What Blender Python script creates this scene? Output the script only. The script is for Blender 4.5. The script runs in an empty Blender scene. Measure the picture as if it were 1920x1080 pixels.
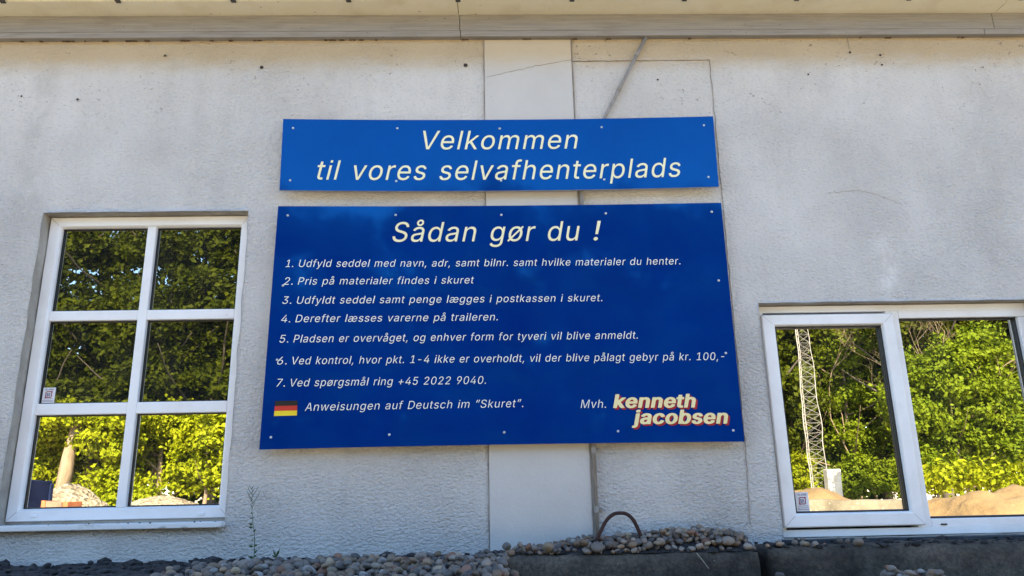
import bpy, bmesh, math, random
import numpy as np
from mathutils import Vector, Matrix, noise
C = bpy.context.scene.collection
SC = bpy.context.scene
R = math.radians

# ------------------------------------------------------------------ camera
EYE = 1.6                      # eye height above the yard
DIST = 3.0                     # camera to wall
PITCH, YAW, ROLL = 0.26537523, 0.02733107, -0.02045442
FPX = 1390.0
def cam_axes():
    cp, sp, cy, sy, cr, sr = (math.cos(PITCH), math.sin(PITCH), math.cos(YAW), math.sin(YAW), math.cos(ROLL), math.sin(ROLL))
    f = Vector((sy*cp, cy*cp, sp)); rt = Vector((cy, -sy, 0)); up = rt.cross(f)
    return rt*cr + up*sr, up*cr - rt*sr, f
RT, UP, FW = cam_axes()
cam = bpy.data.cameras.new('camera'); camo = bpy.data.objects.new('camera', cam); C.objects.link(camo)
camo.matrix_world = Matrix(((RT.x, UP.x, -FW.x, 0), (RT.y, UP.y, -FW.y, -DIST), (RT.z, UP.z, -FW.z, EYE), (0, 0, 0, 1)))
cam.sensor_width = 36; cam.lens = 36*FPX/1920; cam.clip_end = 2000; cam.clip_start = 0.05
SC.camera = camo

# ------------------------------------------------------------------ sky, sun, exposure
SUN_EL, SUN_AZ = R(37), R(5)          # azimuth from +y (behind the building), towards -x
world = bpy.data.worlds.new("World"); SC.world = world; world.use_nodes = True
wn = world.node_tree; bg = wn.nodes['Background']
sky = wn.nodes.new('ShaderNodeTexSky'); sky.sky_type = 'NISHITA'; sky.sun_disc = False
sky.sun_elevation = SUN_EL; sky.sun_rotation = SUN_AZ; sky.dust_density = 0.6; sky.ozone_density = 3.0; sky.air_density = 1.0
wn.links.new(sky.outputs[0], bg.inputs[0]); bg.inputs[1].default_value = 0.15
sl = bpy.data.lights.new('sun', 'SUN'); sl.energy = 5.0; sl.angle = R(0.5); sl.color = (1.0, 0.86, 0.64)
so = bpy.data.objects.new('sun', sl); C.objects.link(so)
sv = Vector((math.sin(SUN_AZ)*math.cos(SUN_EL), math.cos(SUN_AZ)*math.cos(SUN_EL), math.sin(SUN_EL)))
so.rotation_euler = sv.to_track_quat('Z', 'Y').to_euler(); so.location = (0, 20, 30)
SC.view_settings.view_transform = 'Standard'; SC.view_settings.look = 'None'
SC.view_settings.exposure = 2.2; SC.view_settings.gamma = 1
SC.view_settings.use_curve_mapping = False
SC.render.engine = 'CYCLES'
SC.cycles.max_bounces = 8; SC.cycles.diffuse_bounces = 4; SC.cycles.glossy_bounces = 4
SC.cycles.caustics_reflective = False; SC.cycles.caustics_refractive = False

# ------------------------------------------------------------------ helpers
def ray(px, py):
    return RT*((px-960)/FPX) + UP*(-(py-540)/FPX) + FW
def P(px, py, y=0.0):
    """point of the plane y that the photograph shows at this pixel of the 1920x1080 picture"""
    d = ray(px, py); t = (DIST+y)/d.y
    return Vector((d.x*t, y, d.z*t + EYE))
GLASS_Y = 0.08
def M(px, v, z=0.0):
    """yard position (behind the camera) whose mirror image stands v metres from the camera at pixel column px"""
    d = ray(px, 917); t = v/d.y
    return Vector((d.x*t, 2*GLASS_Y - (v-DIST), z))
def rect(tl, tr, br, bl, y):
    a, b, c, d = P(*tl, y), P(*tr, y), P(*br, y), P(*bl, y)
    return ((a.x+d.x)/2, (b.x+c.x)/2, (c.z+d.z)/2, (a.z+b.z)/2)      # x0,x1,z0,z1

def tag(o, label=None, cat=None, group=None, kind=None):
    if label: o['label'] = label
    if cat: o['category'] = cat
    if group: o['group'] = group
    if kind: o['kind'] = kind
    return o
def empty(name, loc, label, cat, group=None):
    o = bpy.data.objects.new(name, None); C.objects.link(o); o.location = loc; o.empty_display_size = .1
    return tag(o, label, cat, group)
def link(name, me, mats, parent=None, smooth=False):
    o = bpy.data.objects.new(name, me); C.objects.link(o)
    if not isinstance(mats, (list, tuple)): mats = [mats]
    if not me.materials:
        for m in mats: me.materials.append(m)
    if parent is not None:
        o.parent = parent; o.matrix_parent_inverse = Matrix.Translation(-Vector(parent.location)) if parent.type == 'EMPTY' else Matrix.Identity(4)
    if smooth:
        me.polygons.foreach_set('use_smooth', [True]*len(me.polygons))
    return o
def bm_obj(name, bm, mats, parent=None, smooth=False):
    me = bpy.data.meshes.new(name); bm.normal_update(); bm.to_mesh(me); bm.free()
    return link(name, me, mats, parent, smooth)
def box(bm, x0, x1, y0, y1, z0, z1, bev=0.0, mi=0):
    r = bmesh.ops.create_cube(bm, size=1)
    vs = r['verts']
    for v in vs:
        v.co = Vector(((x0+x1)/2 + v.co.x*(x1-x0), (y0+y1)/2 + v.co.y*(y1-y0), (z0+z1)/2 + v.co.z*(z1-z0)))
    fs = {f for v in vs for f in v.link_faces}
    for f in fs: f.material_index = mi
    if bev > 0:
        es = list({e for v in vs for e in v.link_edges})
        r = bmesh.ops.bevel(bm, geom=es, offset=bev, segments=2, affect='EDGES', profile=.5)
        for f in r['faces']: f.material_index = mi
def tube(bm, pts, rad, n=8, cap=True):
    pts = [Vector(p) for p in pts]
    if not hasattr(rad, '__len__'): rad = [rad]*len(pts)
    rings = []; prev = None
    for i, p in enumerate(pts):
        t = (pts[min(i+1, len(pts)-1)] - pts[max(i-1, 0)]).normalized()
        if prev is None:
            a = t.orthogonal().normalized()
        else:
            a = (prev - t*prev.dot(t)).normalized()
        prev = a; b = t.cross(a)
        rings.append([bm.verts.new(p + (a*math.cos(2*math.pi*k/n) + b*math.sin(2*math.pi*k/n))*rad[i]) for k in range(n)])
    for r0, r1 in zip(rings, rings[1:]):
        for k in range(n):
            bm.faces.new((r0[k], r0[(k+1) % n], r1[(k+1) % n], r1[k]))
    if cap:
        bm.faces.new(rings[0][::-1]); bm.faces.new(rings[-1])
def ring(bm, outer, profile):
    """mitred rectangular frame: profile = (inset from the outer rectangle, y) pairs"""
    x0, x1, z0, z1 = outer; loops = []
    for d, y in profile:
        loops.append([bm.verts.new(c) for c in ((x0+d, y, z0+d), (x1-d, y, z0+d), (x1-d, y, z1-d), (x0+d, y, z1-d))])
    for a, b in zip(loops, loops[1:]):
        for k in range(4):
            bm.faces.new((a[k], a[(k+1) % 4], b[(k+1) % 4], b[k]))
def smoothpath(pts, n=6):
    pts = [Vector(p) for p in pts]; out = []
    for i in range(len(pts)-1):
        p0 = pts[max(i-1, 0)]; p1 = pts[i]; p2 = pts[i+1]; p3 = pts[min(i+2, len(pts)-1)]
        for k in range(n):
            t = k/n
            out.append(.5*((2*p1) + (p2-p0)*t + (2*p0-5*p1+4*p2-p3)*t*t + (3*p1-p0-3*p2+p3)*t**3))
    return out + [pts[-1]]
def np_mesh(name, V, F):
    me = bpy.data.meshes.new(name); V = np.asarray(V, 'f'); F = np.asarray(F, 'i'); k = F.shape[1]
    me.vertices.add(len(V)); me.vertices.foreach_set('co', V.ravel())
    me.loops.add(F.size); me.loops.foreach_set('vertex_index', F.ravel())
    me.polygons.add(len(F)); me.polygons.foreach_set('loop_start', np.arange(0, F.size, k, dtype='i'))
    me.update(calc_edges=True); me.validate(); return me

# ------------------------------------------------------------------ materials
class Mat:
    def __init__(s, name, rough=.6, spec=.5):
        s.m = bpy.data.materials.new(name); s.m.use_nodes = True; s.t = s.m.node_tree
        s.b = s.t.nodes['Principled BSDF']; s.b.inputs['Roughness'].default_value = rough
        s.b.inputs['Specular IOR Level'].default_value = spec
        s.tc = s.t.nodes.new('ShaderNodeTexCoord')
    def N(s, kind, **kw):
        n = s.t.nodes.new('ShaderNode'+kind)
        for k, v in kw.items():
            if k in n.inputs: n.inputs[k].default_value = v
            else: setattr(n, k, v)
        return n
    def L(s, a, b): s.t.links.new(a, b)
    def map(s, scale=(1, 1, 1), loc=(0, 0, 0), src='Object'):
        n = s.N('Mapping'); n.inputs['Scale'].default_value = scale; n.inputs['Location'].default_value = loc
        s.L(s.tc.outputs[src], n.inputs[0]); return n.outputs[0]
    def noise(s, vec, scale, detail=4, rough=.55, dist=0):
        n = s.N('TexNoise', Scale=scale, Detail=detail, Roughness=rough, Distortion=dist); s.L(vec, n.inputs['Vector']); return n.outputs[0]
    def voro(s, vec, scale, feature='F1', out='Distance', rnd=1):
        n = s.N('TexVoronoi', Scale=scale, Randomness=rnd); n.feature = feature; s.L(vec, n.inputs['Vector']); return n.outputs[out]
    def ramp(s, fac, stops):
        n = s.N('ValToRGB'); e = n.color_ramp.elements
        while len(e) < len(stops): e.new(.5)
        for i, (p, c) in enumerate(stops):
            e[i].position = p; e[i].color = (c, c, c, 1) if not hasattr(c, '__len__') else (*c, 1)
        s.L(fac, n.inputs[0]); return n.outputs[0]
    def mix(s, fac, a, b, mode='MIX'):
        n = s.N('Mix'); n.data_type = 'RGBA'; n.blend_type = mode
        for sock, v in ((n.inputs[0], fac), (n.inputs[6], a), (n.inputs[7], b)):
            if hasattr(v, 'is_linked'): s.L(v, sock)
            elif hasattr(v, '__len__'): sock.default_value = (*v, 1)
            else: sock.default_value = v
        return n.outputs[2]
    def math(s, op, a, b=0.0, c=0.0, clamp=False):
        n = s.N('Math', operation=op); n.use_clamp = clamp
        for i, v in enumerate((a, b, c)):
            if hasattr(v, 'is_linked'): s.L(v, n.inputs[i])
            else: n.inputs[i].default_value = v
        return n.outputs[0]
    def sep(s, src='Object'):
        n = s.N('SeparateXYZ'); s.L(s.tc.outputs[src], n.inputs[0]); return n.outputs
    def smooth(s, v, a, b):
        n = s.N('MapRange', interpolation_type='SMOOTHSTEP'); s.L(v, n.inputs[0])
        n.inputs[1].default_value = a; n.inputs[2].default_value = b; n.inputs[3].default_value = 0; n.inputs[4].default_value = 1
        return n.outputs[0]
    def color(s, v):
        if hasattr(v, 'is_linked'): s.L(v, s.b.inputs['Base Color'])
        else: s.b.inputs['Base Color'].default_value = (*v, 1)
        return s
    def bump(s, h, strength=.5, dist=.01, prev=None):
        n = s.N('Bump', Strength=strength, Distance=dist); s.L(h, n.inputs['Height'])
        if prev is not None: s.L(prev, n.inputs['Normal'])
        s.L(n.outputs[0], s.b.inputs['Normal']); return n.outputs[0]
def varied(name, a, b, scale=8, rough=.6, bump=0, bscale=60, bdist=.004, stretch=(1, 1, 1), spec=.4, lo=.35, hi=.65):
    k = Mat(name, rough, spec); v = k.map(stretch)
    k.color(k.mix(k.ramp(k.noise(v, scale, 6, .6), [(lo, 0), (hi, 1)]), a, b))
    if bump: k.bump(k.noise(v, bscale, 5, .6), bump, bdist)
    return k.m

# rough rendered wall: lumpy stucco, grime, warm light painted under the eave, little stains
def wall_material():
    k = Mat('rough_render', .85, .25); v = k.map(); x, y, z = k.sep()
    base = k.mix(k.ramp(k.noise(v, 2.2, 6, .6), [(.3, 0), (.7, 1)]), (.565, .545, .515), (.655, .64, .61))
    base = k.mix(k.ramp(k.noise(k.map((6, 6, .7)), 1.6, 4, .6), [(.5, 0), (.75, .35)]), base, (.50, .48, .45))
    for sx, w, zt, zb, am in ((-1.98, .10, 1.95, 1.05, .5), (-.74, .05, 2.0, 1.6, .4), (1.30, .06, 1.9, 1.3, .25), (2.2, .09, 1.9, .8, .3), (-1.45, .12, 1.8, 1.25, .25)):
        m_ = k.math('MULTIPLY', k.smooth(k.math('ABSOLUTE', k.math('SUBTRACT', k.math('ADD', x, k.math('MULTIPLY', k.noise(k.map((2, 2, 2)), 2.4, 4, .6), .22)), sx+.11)), w, .0), k.math('MULTIPLY', k.smooth(z, EYE+zb-.15, EYE+zb+.2), k.smooth(z, EYE+zt+.1, EYE+zt-.2)))
        base = k.mix(k.math('MULTIPLY', k.math('MULTIPLY', m_, k.ramp(k.noise(k.map((1, 1, .6)), 14, 5, .7), [(.35, 0), (.65, 1)])), am), base, (.38, .36, .335))
    # warm bounce light painted under the eave: ragged yellow-brown band that ends about 15 cm down
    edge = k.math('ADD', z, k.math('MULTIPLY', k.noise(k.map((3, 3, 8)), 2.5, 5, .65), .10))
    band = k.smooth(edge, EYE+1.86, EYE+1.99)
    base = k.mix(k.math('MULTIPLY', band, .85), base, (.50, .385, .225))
    # flecks of dirt, thicker towards the eave
    fl = k.smooth(k.noise(k.map((1, 1, 1.3), loc=(1, 8, 2)), 44, 3, .6, .8), .63, .68)
    pick = k.smooth(k.noise(k.map(loc=(3, 5, 1)), 5, 3), .50, .58)
    up = k.smooth(z, EYE+1.25, EYE+2.0)
    base = k.mix(k.math('MULTIPLY', k.math('MULTIPLY', fl, pick), k.math('MULTIPLY_ADD', up, .75, .08)), base, (.12, .095, .07))
    bx = k.math('MULTIPLY', k.smooth(k.math('ABSOLUTE', k.math('SUBTRACT', x, 1.70)), .09, .0), k.math('MULTIPLY', k.smooth(z, EYE+.66, EYE+.80), k.smooth(z, EYE+1.08, EYE+.95)))
    base = k.mix(k.math('MULTIPLY', bx, k.ramp(k.noise(v, 9, 6, .7), [(.42, 0), (.60, .8)])), base, (.82, .81, .79))
    # lumps
    s1 = k.noise(k.map((1, 1, 1.55)), 66, 3, .6, .35)
    s2 = k.noise(k.map((1, 1, 1.3), loc=(2, 0, 7)), 190, 3, .65)
    lump = k.ramp(s1, [(.33, 0), (.5, .45), (.70, 1)])
    area = k.ramp(k.noise(k.map(loc=(9, 2, 4)), 2.2, 4), [(.33, .35), (.66, 1)])
    low = k.math('MULTIPLY_ADD', k.smooth(z, EYE+1.8, EYE+.3), .45, .58)
    h = k.math('MULTIPLY', k.math('MULTIPLY_ADD', s2, .35, lump), k.math('MULTIPLY', area, low))
    # pits of the render coloured darker, strengthening the grain
    base = k.mix(k.math('MULTIPLY', k.ramp(s1, [(.30, 1), (.46, 0)]), .34), base, (.36, .34, .32))
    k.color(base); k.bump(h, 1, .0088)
    return k.m
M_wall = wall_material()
M_mortar = varied('reveal_mortar', (.32, .29, .25), (.46, .43, .38), 9, .9, .8, 50, .008)
def panel_material():
    k = Mat('smooth_painted_panel', .7, .3); v = k.map(); x, y, z = k.sep()
    base = k.mix(k.ramp(k.noise(v, 3, 6, .6), [(.3, 0), (.7, 1)]), (.51, .495, .47), (.575, .56, .53))
    base = k.mix(k.ramp(k.noise(k.map((14, 14, .9)), 1.5, 4, .6), [(.52, 0), (.75, .3)]), base, (.5, .48, .45))
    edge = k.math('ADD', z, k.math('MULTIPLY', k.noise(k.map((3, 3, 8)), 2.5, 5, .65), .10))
    base = k.mix(k.math('MULTIPLY', k.smooth(edge, EYE+1.86, EYE+1.99), .8), base, (.52, .41, .25))  # same warm bounce light painted along the top of the strip
    fl = k.math('LESS_THAN', k.voro(v, 26), .06)
    base = k.mix(k.math('MULTIPLY', k.math('MULTIPLY', fl, k.smooth(k.noise(v, 4, 2), .55, .6)), .5), base, (.25, .22, .19))
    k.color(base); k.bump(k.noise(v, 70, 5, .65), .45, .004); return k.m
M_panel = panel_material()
def board_material(name, a, b, grime):
    k = Mat(name, .6, .35); v = k.map((.8, 1, 26)); w = k.map(); x, y, z = k.sep()
    g = k.noise(v, 5, 5, .65, .3)
    c = k.mix(k.ramp(g, [(.38, 0), (.62, 1)]), a, b)
    c = k.mix(k.math('MULTIPLY', k.ramp(k.noise(k.map((1.2, 1, 5)), 5, 6, .65), [(.5, 0), (.72, 1)]), .35), c, grime)
    fl = k.math('LESS_THAN', k.voro(k.map((.7, 1, 1.3)), 30), .085)
    c = k.mix(k.math('MULTIPLY', k.math('MULTIPLY', fl, k.smooth(k.noise(w, 4, 3), .52, .58)), .8), c, (.08, .06, .045))
    k.color(c); k.bump(g, .35, .004); return k.m
M_frieze = board_material('grey_painted_board', (.25, .24, .23), (.32, .30, .275), (.15, .12, .085))
M_soffit = board_material('cream_painted_board', (.86, .79, .58), (.90, .84, .66), (.6, .48, .30))
M_dirt = varied('black_dirt', (.02, .017, .014), (.06, .05, .04), 30, .95, .6, 80)
M_joint = varied('joint_grey_brown', (.20, .17, .135), (.40, .36, .31), 14, .95)  # grey-brown for open joints, cracks and battens
M_roof = varied('roof_tile', (.10, .05, .035), (.18, .09, .06), 6, .8, .6, 30)
M_zinc = varied('grey_zinc', (.22, .23, .24), (.32, .33, .34), 6, .45)
M_bracket = varied('dark_bracket_steel', (.05, .05, .05), (.10, .09, .08), 20, .6)
def upvc():
    k = Mat('white_upvc', .32, .45); v = k.map()
    c = k.mix(k.ramp(k.noise(v, 5, 6, .65), [(.45, 0), (.72, .5)]), (.86, .86, .86), (.66, .64, .60))
    fl = k.math('LESS_THAN', k.voro(v, 22), .05)
    c = k.mix(k.math('MULTIPLY', k.math('MULTIPLY', fl, k.smooth(k.noise(v, 3, 2), .56, .6)), .7), c, (.2, .18, .15))
    k.color(c); return k.m
M_upvc = upvc()
M_sill = varied('weathered_white_sill', (.30, .28, .25), (.74, .74, .73), 9, .6, .3, 60, .003, (1, 1, 3), lo=.30, hi=.45)
M_gasket = varied('black_gasket', (.008, .008, .009), (.02, .02, .02), 30, .5)
def glass(name, refl, tint):
    k = Mat(name, .1); t = k.t
    g = k.N('BsdfGlossy', Roughness=0.004); g.inputs['Color'].default_value = (*tint, 1)
    d = k.N('BsdfDiffuse'); d.inputs['Color'].default_value = (.006, .008, .007, 1)
    du = k.N('BsdfDiffuse'); du.inputs['Color'].default_value = (.30, .28, .25, 1)
    dust = k.math('MULTIPLY', k.ramp(k.noise(k.map((1, 1, .5)), 7, 6, .7), [(.40, .012), (.75, .06)]), 1.0)
    n = k.noise(k.map((1, 1, 1.0)), 2.3, 2, .4)
    bmp = k.N('Bump', Strength=.06, Distance=.02); k.L(n, bmp.inputs['Height'])
    k.L(bmp.outputs[0], g.inputs['Normal'])
    mx = k.N('MixShader'); mx.inputs[0].default_value = refl
    k.L(d.outputs[0], mx.inputs[1]); k.L(g.outputs[0], mx.inputs[2])
    m2 = k.N('MixShader'); k.L(dust, m2.inputs[0]); k.L(mx.outputs[0], m2.inputs[1]); k.L(du.outputs[0], m2.inputs[2])
    k.L(m2.outputs[0], t.nodes['Material Output'].inputs['Surface']); return k.m
PANE_RND = random.Random(9)
M_glass = glass('mirror_coated_glass', .92, (1, .99, .93))
M_glass_dark = glass('grey_tinted_glass', .42, (1, 1, .85))
def sign_blue(name, c0, c1):
    k = Mat(name, .05, .85); v = k.map()
    k.color(k.mix(k.ramp(k.noise(v, 3, 5, .6), [(.3, 0), (.7, 1)]), c0, c1))  # blue mottling imitates cloudy foliage reflections in the base colour
    k.b.inputs['Specular Tint'].default_value = (.05, .55, 1, 1)
    k.bump(k.noise(k.map((1, 1, 1)), 1.6, 2, .5), .10, .02); return k.m
M_blue = sign_blue('glossy_blue_sheet', (.001, .022, .18), (.001, .034, .225))
M_edge = varied('sheet_edge', (.42, .42, .43), (.55, .55, .56), 20, .5)
M_cream = varied('cream_vinyl', (.86, .785, .46), (.90, .83, .53), 12, .35)
M_white = varied('white_vinyl', (.86, .84, .72), (.90, .875, .77), 12, .35)
M_goldtext = varied('pale_yellow_vinyl', (.84, .72, .36), (.88, .77, .42), 12, .35)
M_darkred = varied('dark_red_vinyl', (.30, .008, .014), (.36, .012, .02), 12, .4)
M_flagblack = varied('black_vinyl', (.008, .008, .008), (.015, .015, .013), 12, .35)
M_flagred = varied('red_vinyl', (.52, .03, .02), (.6, .04, .025), 12, .35)
M_flaggold = varied('yellow_vinyl', (.82, .60, .02), (.86, .66, .03), 12, .35)
M_screw = varied('screw_steel', (.45, .45, .46), (.65, .65, .66), 60, .35)
M_conduit = varied('painted_conduit', (.19, .175, .16), (.34, .315, .285), 10, .6, .2, 60, .003, (4, 4, 1))
M_rust = varied('rusty_steel', (.02, .011, .010), (.055, .026, .02), 30, .85, .7, 90, .003)
def concrete_dark():
    k = Mat('blackened_concrete', .9, .25); v = k.map()
    c = k.mix(k.ramp(k.noise(v, 5, 8, .65), [(.35, 0), (.7, 1)]), (.045, .040, .033), (.20, .17, .13))
    c = k.mix(k.math('MULTIPLY', k.ramp(k.noise(k.map((9, 9, 1.4)), 1.6, 4, .6), [(.55, 0), (.7, 1)]), .5), c, (.12, .115, .10))
    c = k.mix(k.math('MULTIPLY', k.math('LESS_THAN', k.voro(v, 50), .11), k.smooth(k.noise(v, 9, 3), .55, .6)), c, (.38, .37, .34))
    c = k.mix(k.ramp(k.noise(v, 70, 5, .7), [(.38, .55), (.6, 0)]), c, (.02, .02, .019))
    k.color(c); k.bump(k.noise(v, 45, 8, .72), 1, .014); return k.m
M_block = concrete_dark()
M_grit = varied('black_grit', (.012, .012, .013), (.05, .05, .052), 40, .9, 1, 70, .01)
M_leafgreen = varied('weed_green', (.03, .06, .018), (.05, .09, .025), 20, .6)
M_straw = varied('dry_straw', (.35, .32, .24), (.45, .42, .33), 20, .7)
M_paper = varied('white_sticker', (.72, .72, .74), (.8, .8, .82), 10, .5)
M_emblem = varied('maroon_print', (.22, .02, .05), (.28, .03, .08), 20, .5)
M_inkblue = varied('navy_print', (.03, .03, .12), (.05, .05, .16), 20, .5)

# ------------------------------------------------------------------ ground
bm = bmesh.new(); bmesh.ops.create_grid(bm, x_segments=8, y_segments=8, size=300)
def ground_material():
    k = Mat('yard_gravel', .95, .2); v = k.map()
    c = k.mix(k.ramp(k.noise(v, .35, 6, .6), [(.3, 0), (.7, 1)]), (.48, .39, .25), (.60, .49, .33))
    c = k.mix(k.math('MULTIPLY', k.ramp(k.voro(v, 14), [(0, 1), (.5, 0)]), .3), c, (.2, .18, .15))
    k.color(c); k.bump(k.noise(v, 18, 6, .7), .6, .03); return k.m
tag(bm_obj('ground', bm, ground_material()), kind='structure')

# ------------------------------------------------------------------ the building
WIN_Y = 0.05
LW = rect((93.3, 408), (470.2, 404.5), (427, 971), (11.7, 978), WIN_Y)
RW = rect((1411, 576), (1930, 567), (1988, 1000), (1468, 1005), WIN_Y)
g = .006
LOPEN = (LW[0]-.004, LW[1]+g, LW[2]-.035, LW[3]+.004)
ROPEN = (RW[0]-.004, RW[1]+g, RW[2]-.003, RW[3]+.004)
TOPZ = P(960, 75, 0).z                                  # where the frieze meets the wall
EAVE = P(960, 27, -.03).z                               # soffit underside
house = empty('building', (0, 0, 0), 'white building with rough rendered wall, wooden eave and two white framed windows', 'building')

def build_wall():
    X0, X1, Z0, Z1 = -8.0, 8.0, 0.0, EAVE+.25
    def axis(lo, hi, vis0, vis1, step, extra):
        a = [lo, hi] + list(np.arange(vis0, vis1, step)) + list(np.linspace(lo, vis0, 12)) + list(np.linspace(vis1, hi, 12))
        a = [v for v in a if all(abs(v-e) > step*.45 for e in extra)] + list(extra)
        return np.unique(np.round(a, 5))
    xs = axis(X0, X1, -2.7, 3.1, .025, [LOPEN[0], LOPEN[1], ROPEN[0], ROPEN[1]])
    zs = axis(Z0, Z1, 1.1, TOPZ, .025, [LOPEN[2], LOPEN[3], ROPEN[2], ROPEN[3]])
    def inside(x, z):
        return any(o[0] < x < o[1] and o[2] < z < o[3] for o in (LOPEN, ROPEN))
    bm = bmesh.new(); V = {}
    eps = 1e-4
    for i, x in enumerate(xs):
        for j, z in enumerate(zs):
            y = 0.0035*noise.noise(Vector((x*1.3, z*1.3, 4)))
            dx = dz = 0
            for o in (LOPEN, ROPEN):
                onx = (abs(x-o[0]) < eps or abs(x-o[1]) < eps) and o[2]-eps < z < o[3]+eps
                onz = (abs(z-o[2]) < eps or abs(z-o[3]) < eps) and o[0]-eps < x < o[1]+eps
                if onx: dx = .006*noise.noise(Vector((z*9, x, 1))) if o is LOPEN else .002*noise.noise(Vector((z*9, x, 1)))
                if onz: dz = .003*noise.noise(Vector((x*9, z, 2)))
            V[i, j] = bm.verts.new((x+dx, y, z+dz))
    for i in range(len(xs)-1):
        for j in range(len(zs)-1):
            if not inside((xs[i]+xs[i+1])/2, (zs[j]+zs[j+1])/2):
                bm.faces.new((V[i, j], V[i+1, j], V[i+1, j+1], V[i, j+1])).smooth = True
    # reveals of the two openings
    ix = {round(float(x), 4): i for i, x in enumerate(xs)}; jz = {round(float(z), 4): j for j, z in enumerate(zs)}
    for o in (LOPEN, ROPEN):
        i0, i1 = ix[round(o[0], 4)], ix[round(o[1], 4)]; j0, j1 = jz[round(o[2], 4)], jz[round(o[3], 4)]
        loop = [V[i, j0] for i in range(i0, i1)] + [V[i1, j] for j in range(j0, j1)] + [V[i, j1] for i in range(i1, i0, -1)] + [V[i0, j] for j in range(j1, j0, -1)]
        back = [bm.verts.new((v.co.x, .16, v.co.z)) for v in loop]
        for a in range(len(loop)):
            b = (a+1) % len(loop)
            f = bm.faces.new((loop[b], loop[a], back[a], back[b])); f.material_index = 1
    # side, back walls and gables
    H = Z1
    D = 8.0; rz = H + 4*math.tan(R(22))
    def q(*c): bm.faces.new([bm.verts.new(v) for v in c])
    q((X0, D, 0), (X0, 0, 0), (X0, 0, H), (X0, D/2, rz), (X0, D, H))
    q((X1, 0, 0), (X1, D, 0), (X1, D, H), (X1, D/2, rz), (X1, 0, H))
    q((X1, D, 0), (X0, D, 0), (X0, D, H), (X1, D, H))
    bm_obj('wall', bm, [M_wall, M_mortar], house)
    # roof: two thick slopes with an overhang of 15 cm
    bm = bmesh.new(); t = .12; s = math.tan(R(22)); ov = .16
    for sgn in (0, 1):
        ya, yb = (-ov, D/2) if not sgn else (D/2, D+ov)
        za, zb = (H-ov*s, rz) if not sgn else (rz, H-ov*s)
        lo = [bm.verts.new(c) for c in ((X0-.3, ya, za+.004), (X1+.3, ya, za+.004), (X1+.3, yb, zb+.004), (X0-.3, yb, zb+.004))]
        hi = [bm.verts.new(v.co + Vector((0, 0, t))) for v in lo]
        bm.faces.new(lo[::-1]); bm.faces.new(hi)
        for k in range(4): bm.faces.new((lo[k], lo[(k+1) % 4], hi[(k+1) % 4], hi[k]))
    bm_obj('roof', bm, M_roof, house)
build_wall()

# eave woodwork: frieze in two boards with butt joints, soffit, gutter on brackets
SEAM = P(960, 57, -.03).z
jx = P(862, 40, -.03).x; jx2 = P(1862, 40, -.03).x
def boards(name, z0, z1, y0, y1, mat_, cuts, wob=.0):
    bm = bmesh.new(); xs = [-8.2] + cuts + [8.2]
    for a, b in zip(xs, xs[1:]):
        box(bm, a+.0012, b-.0012, y0, y1, z0, z1, .002)
    return bm_obj(name, bm, mat_, house)
boards('frieze_board', SEAM+.0003, EAVE-.002, -.030, .02, M_frieze, [jx, jx2])
boards('frieze_board', TOPZ+.001, SEAM-.0003, -.0294, .02, M_frieze, [jx+.004, jx2-.05])
boards('soffit_board', EAVE, EAVE+.02, -.137, .02, M_soffit, [jx-.006, jx2+.02])
bm = bmesh.new()                                            # dirt and cobweb lodged along the bottom of the frieze
rnd = random.Random(5)
for i in range(34):
    px = rnd.choice([rnd.uniform(0, 700), rnd.uniform(0, 1920)]); p = P(px, 76, -.012)
    L = rnd.uniform(.003, .018); h = rnd.uniform(.0008, .0028)
    for s in range(3):
        c = Vector((p.x + rnd.uniform(-L, L), -.006, TOPZ - .001)); r = bmesh.ops.create_icosphere(bm, subdivisions=1, radius=1)
        for v in r['verts']: v.co = c + Vector((v.co.x*L*.6, v.co.y*.006, v.co.z*h*1.3))
tag(bm_obj('dirt', bm, varied('brown_cobweb_dirt', (.07, .045, .03), (.14, .10, .07), 40, .95), house), kind='stuff')
GB = EAVE + .022
bm = bmesh.new(); n = 12                                    # half-round gutter
for x0, x1 in ((-8.2, 8.2),):
    rows = []
    for k in range(n+1):
        a = math.pi + math.pi*k/n
        rows.append((math.cos(a), math.sin(a)))
    for rr in (.062, .060):
        vs = [[bm.verts.new((x, -.225+rr*c, GB+.075+rr*s)) for c, s in rows] for x in (x0, x1)]
        for k in range(n): bm.faces.new((vs[0][k], vs[1][k], vs[1][k+1], vs[0][k+1]))
gut = bm_obj('gutter', bm, M_zinc, house, True)
for px in (10, 225, 440, 655, 859, 1072, 1282, 1492, 1702, 1912):
    x = P(px, 2, -.12).x
    bm = bmesh.new(); box(bm, x-.011, x+.011, -.150, -.126, EAVE-.005, EAVE+.09, .002); box(bm, x-.007, x+.007, -.29, -.150, EAVE+.03, EAVE+.036, .001)
    bm_obj('gutter_bracket', bm, M_bracket, house)
bm = bmesh.new(); box(bm, -8.2, 8.2, -.160, -.138, EAVE+.015, EAVE+.24, .002); bm_obj('fascia_board', bm, M_frieze, house)

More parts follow.
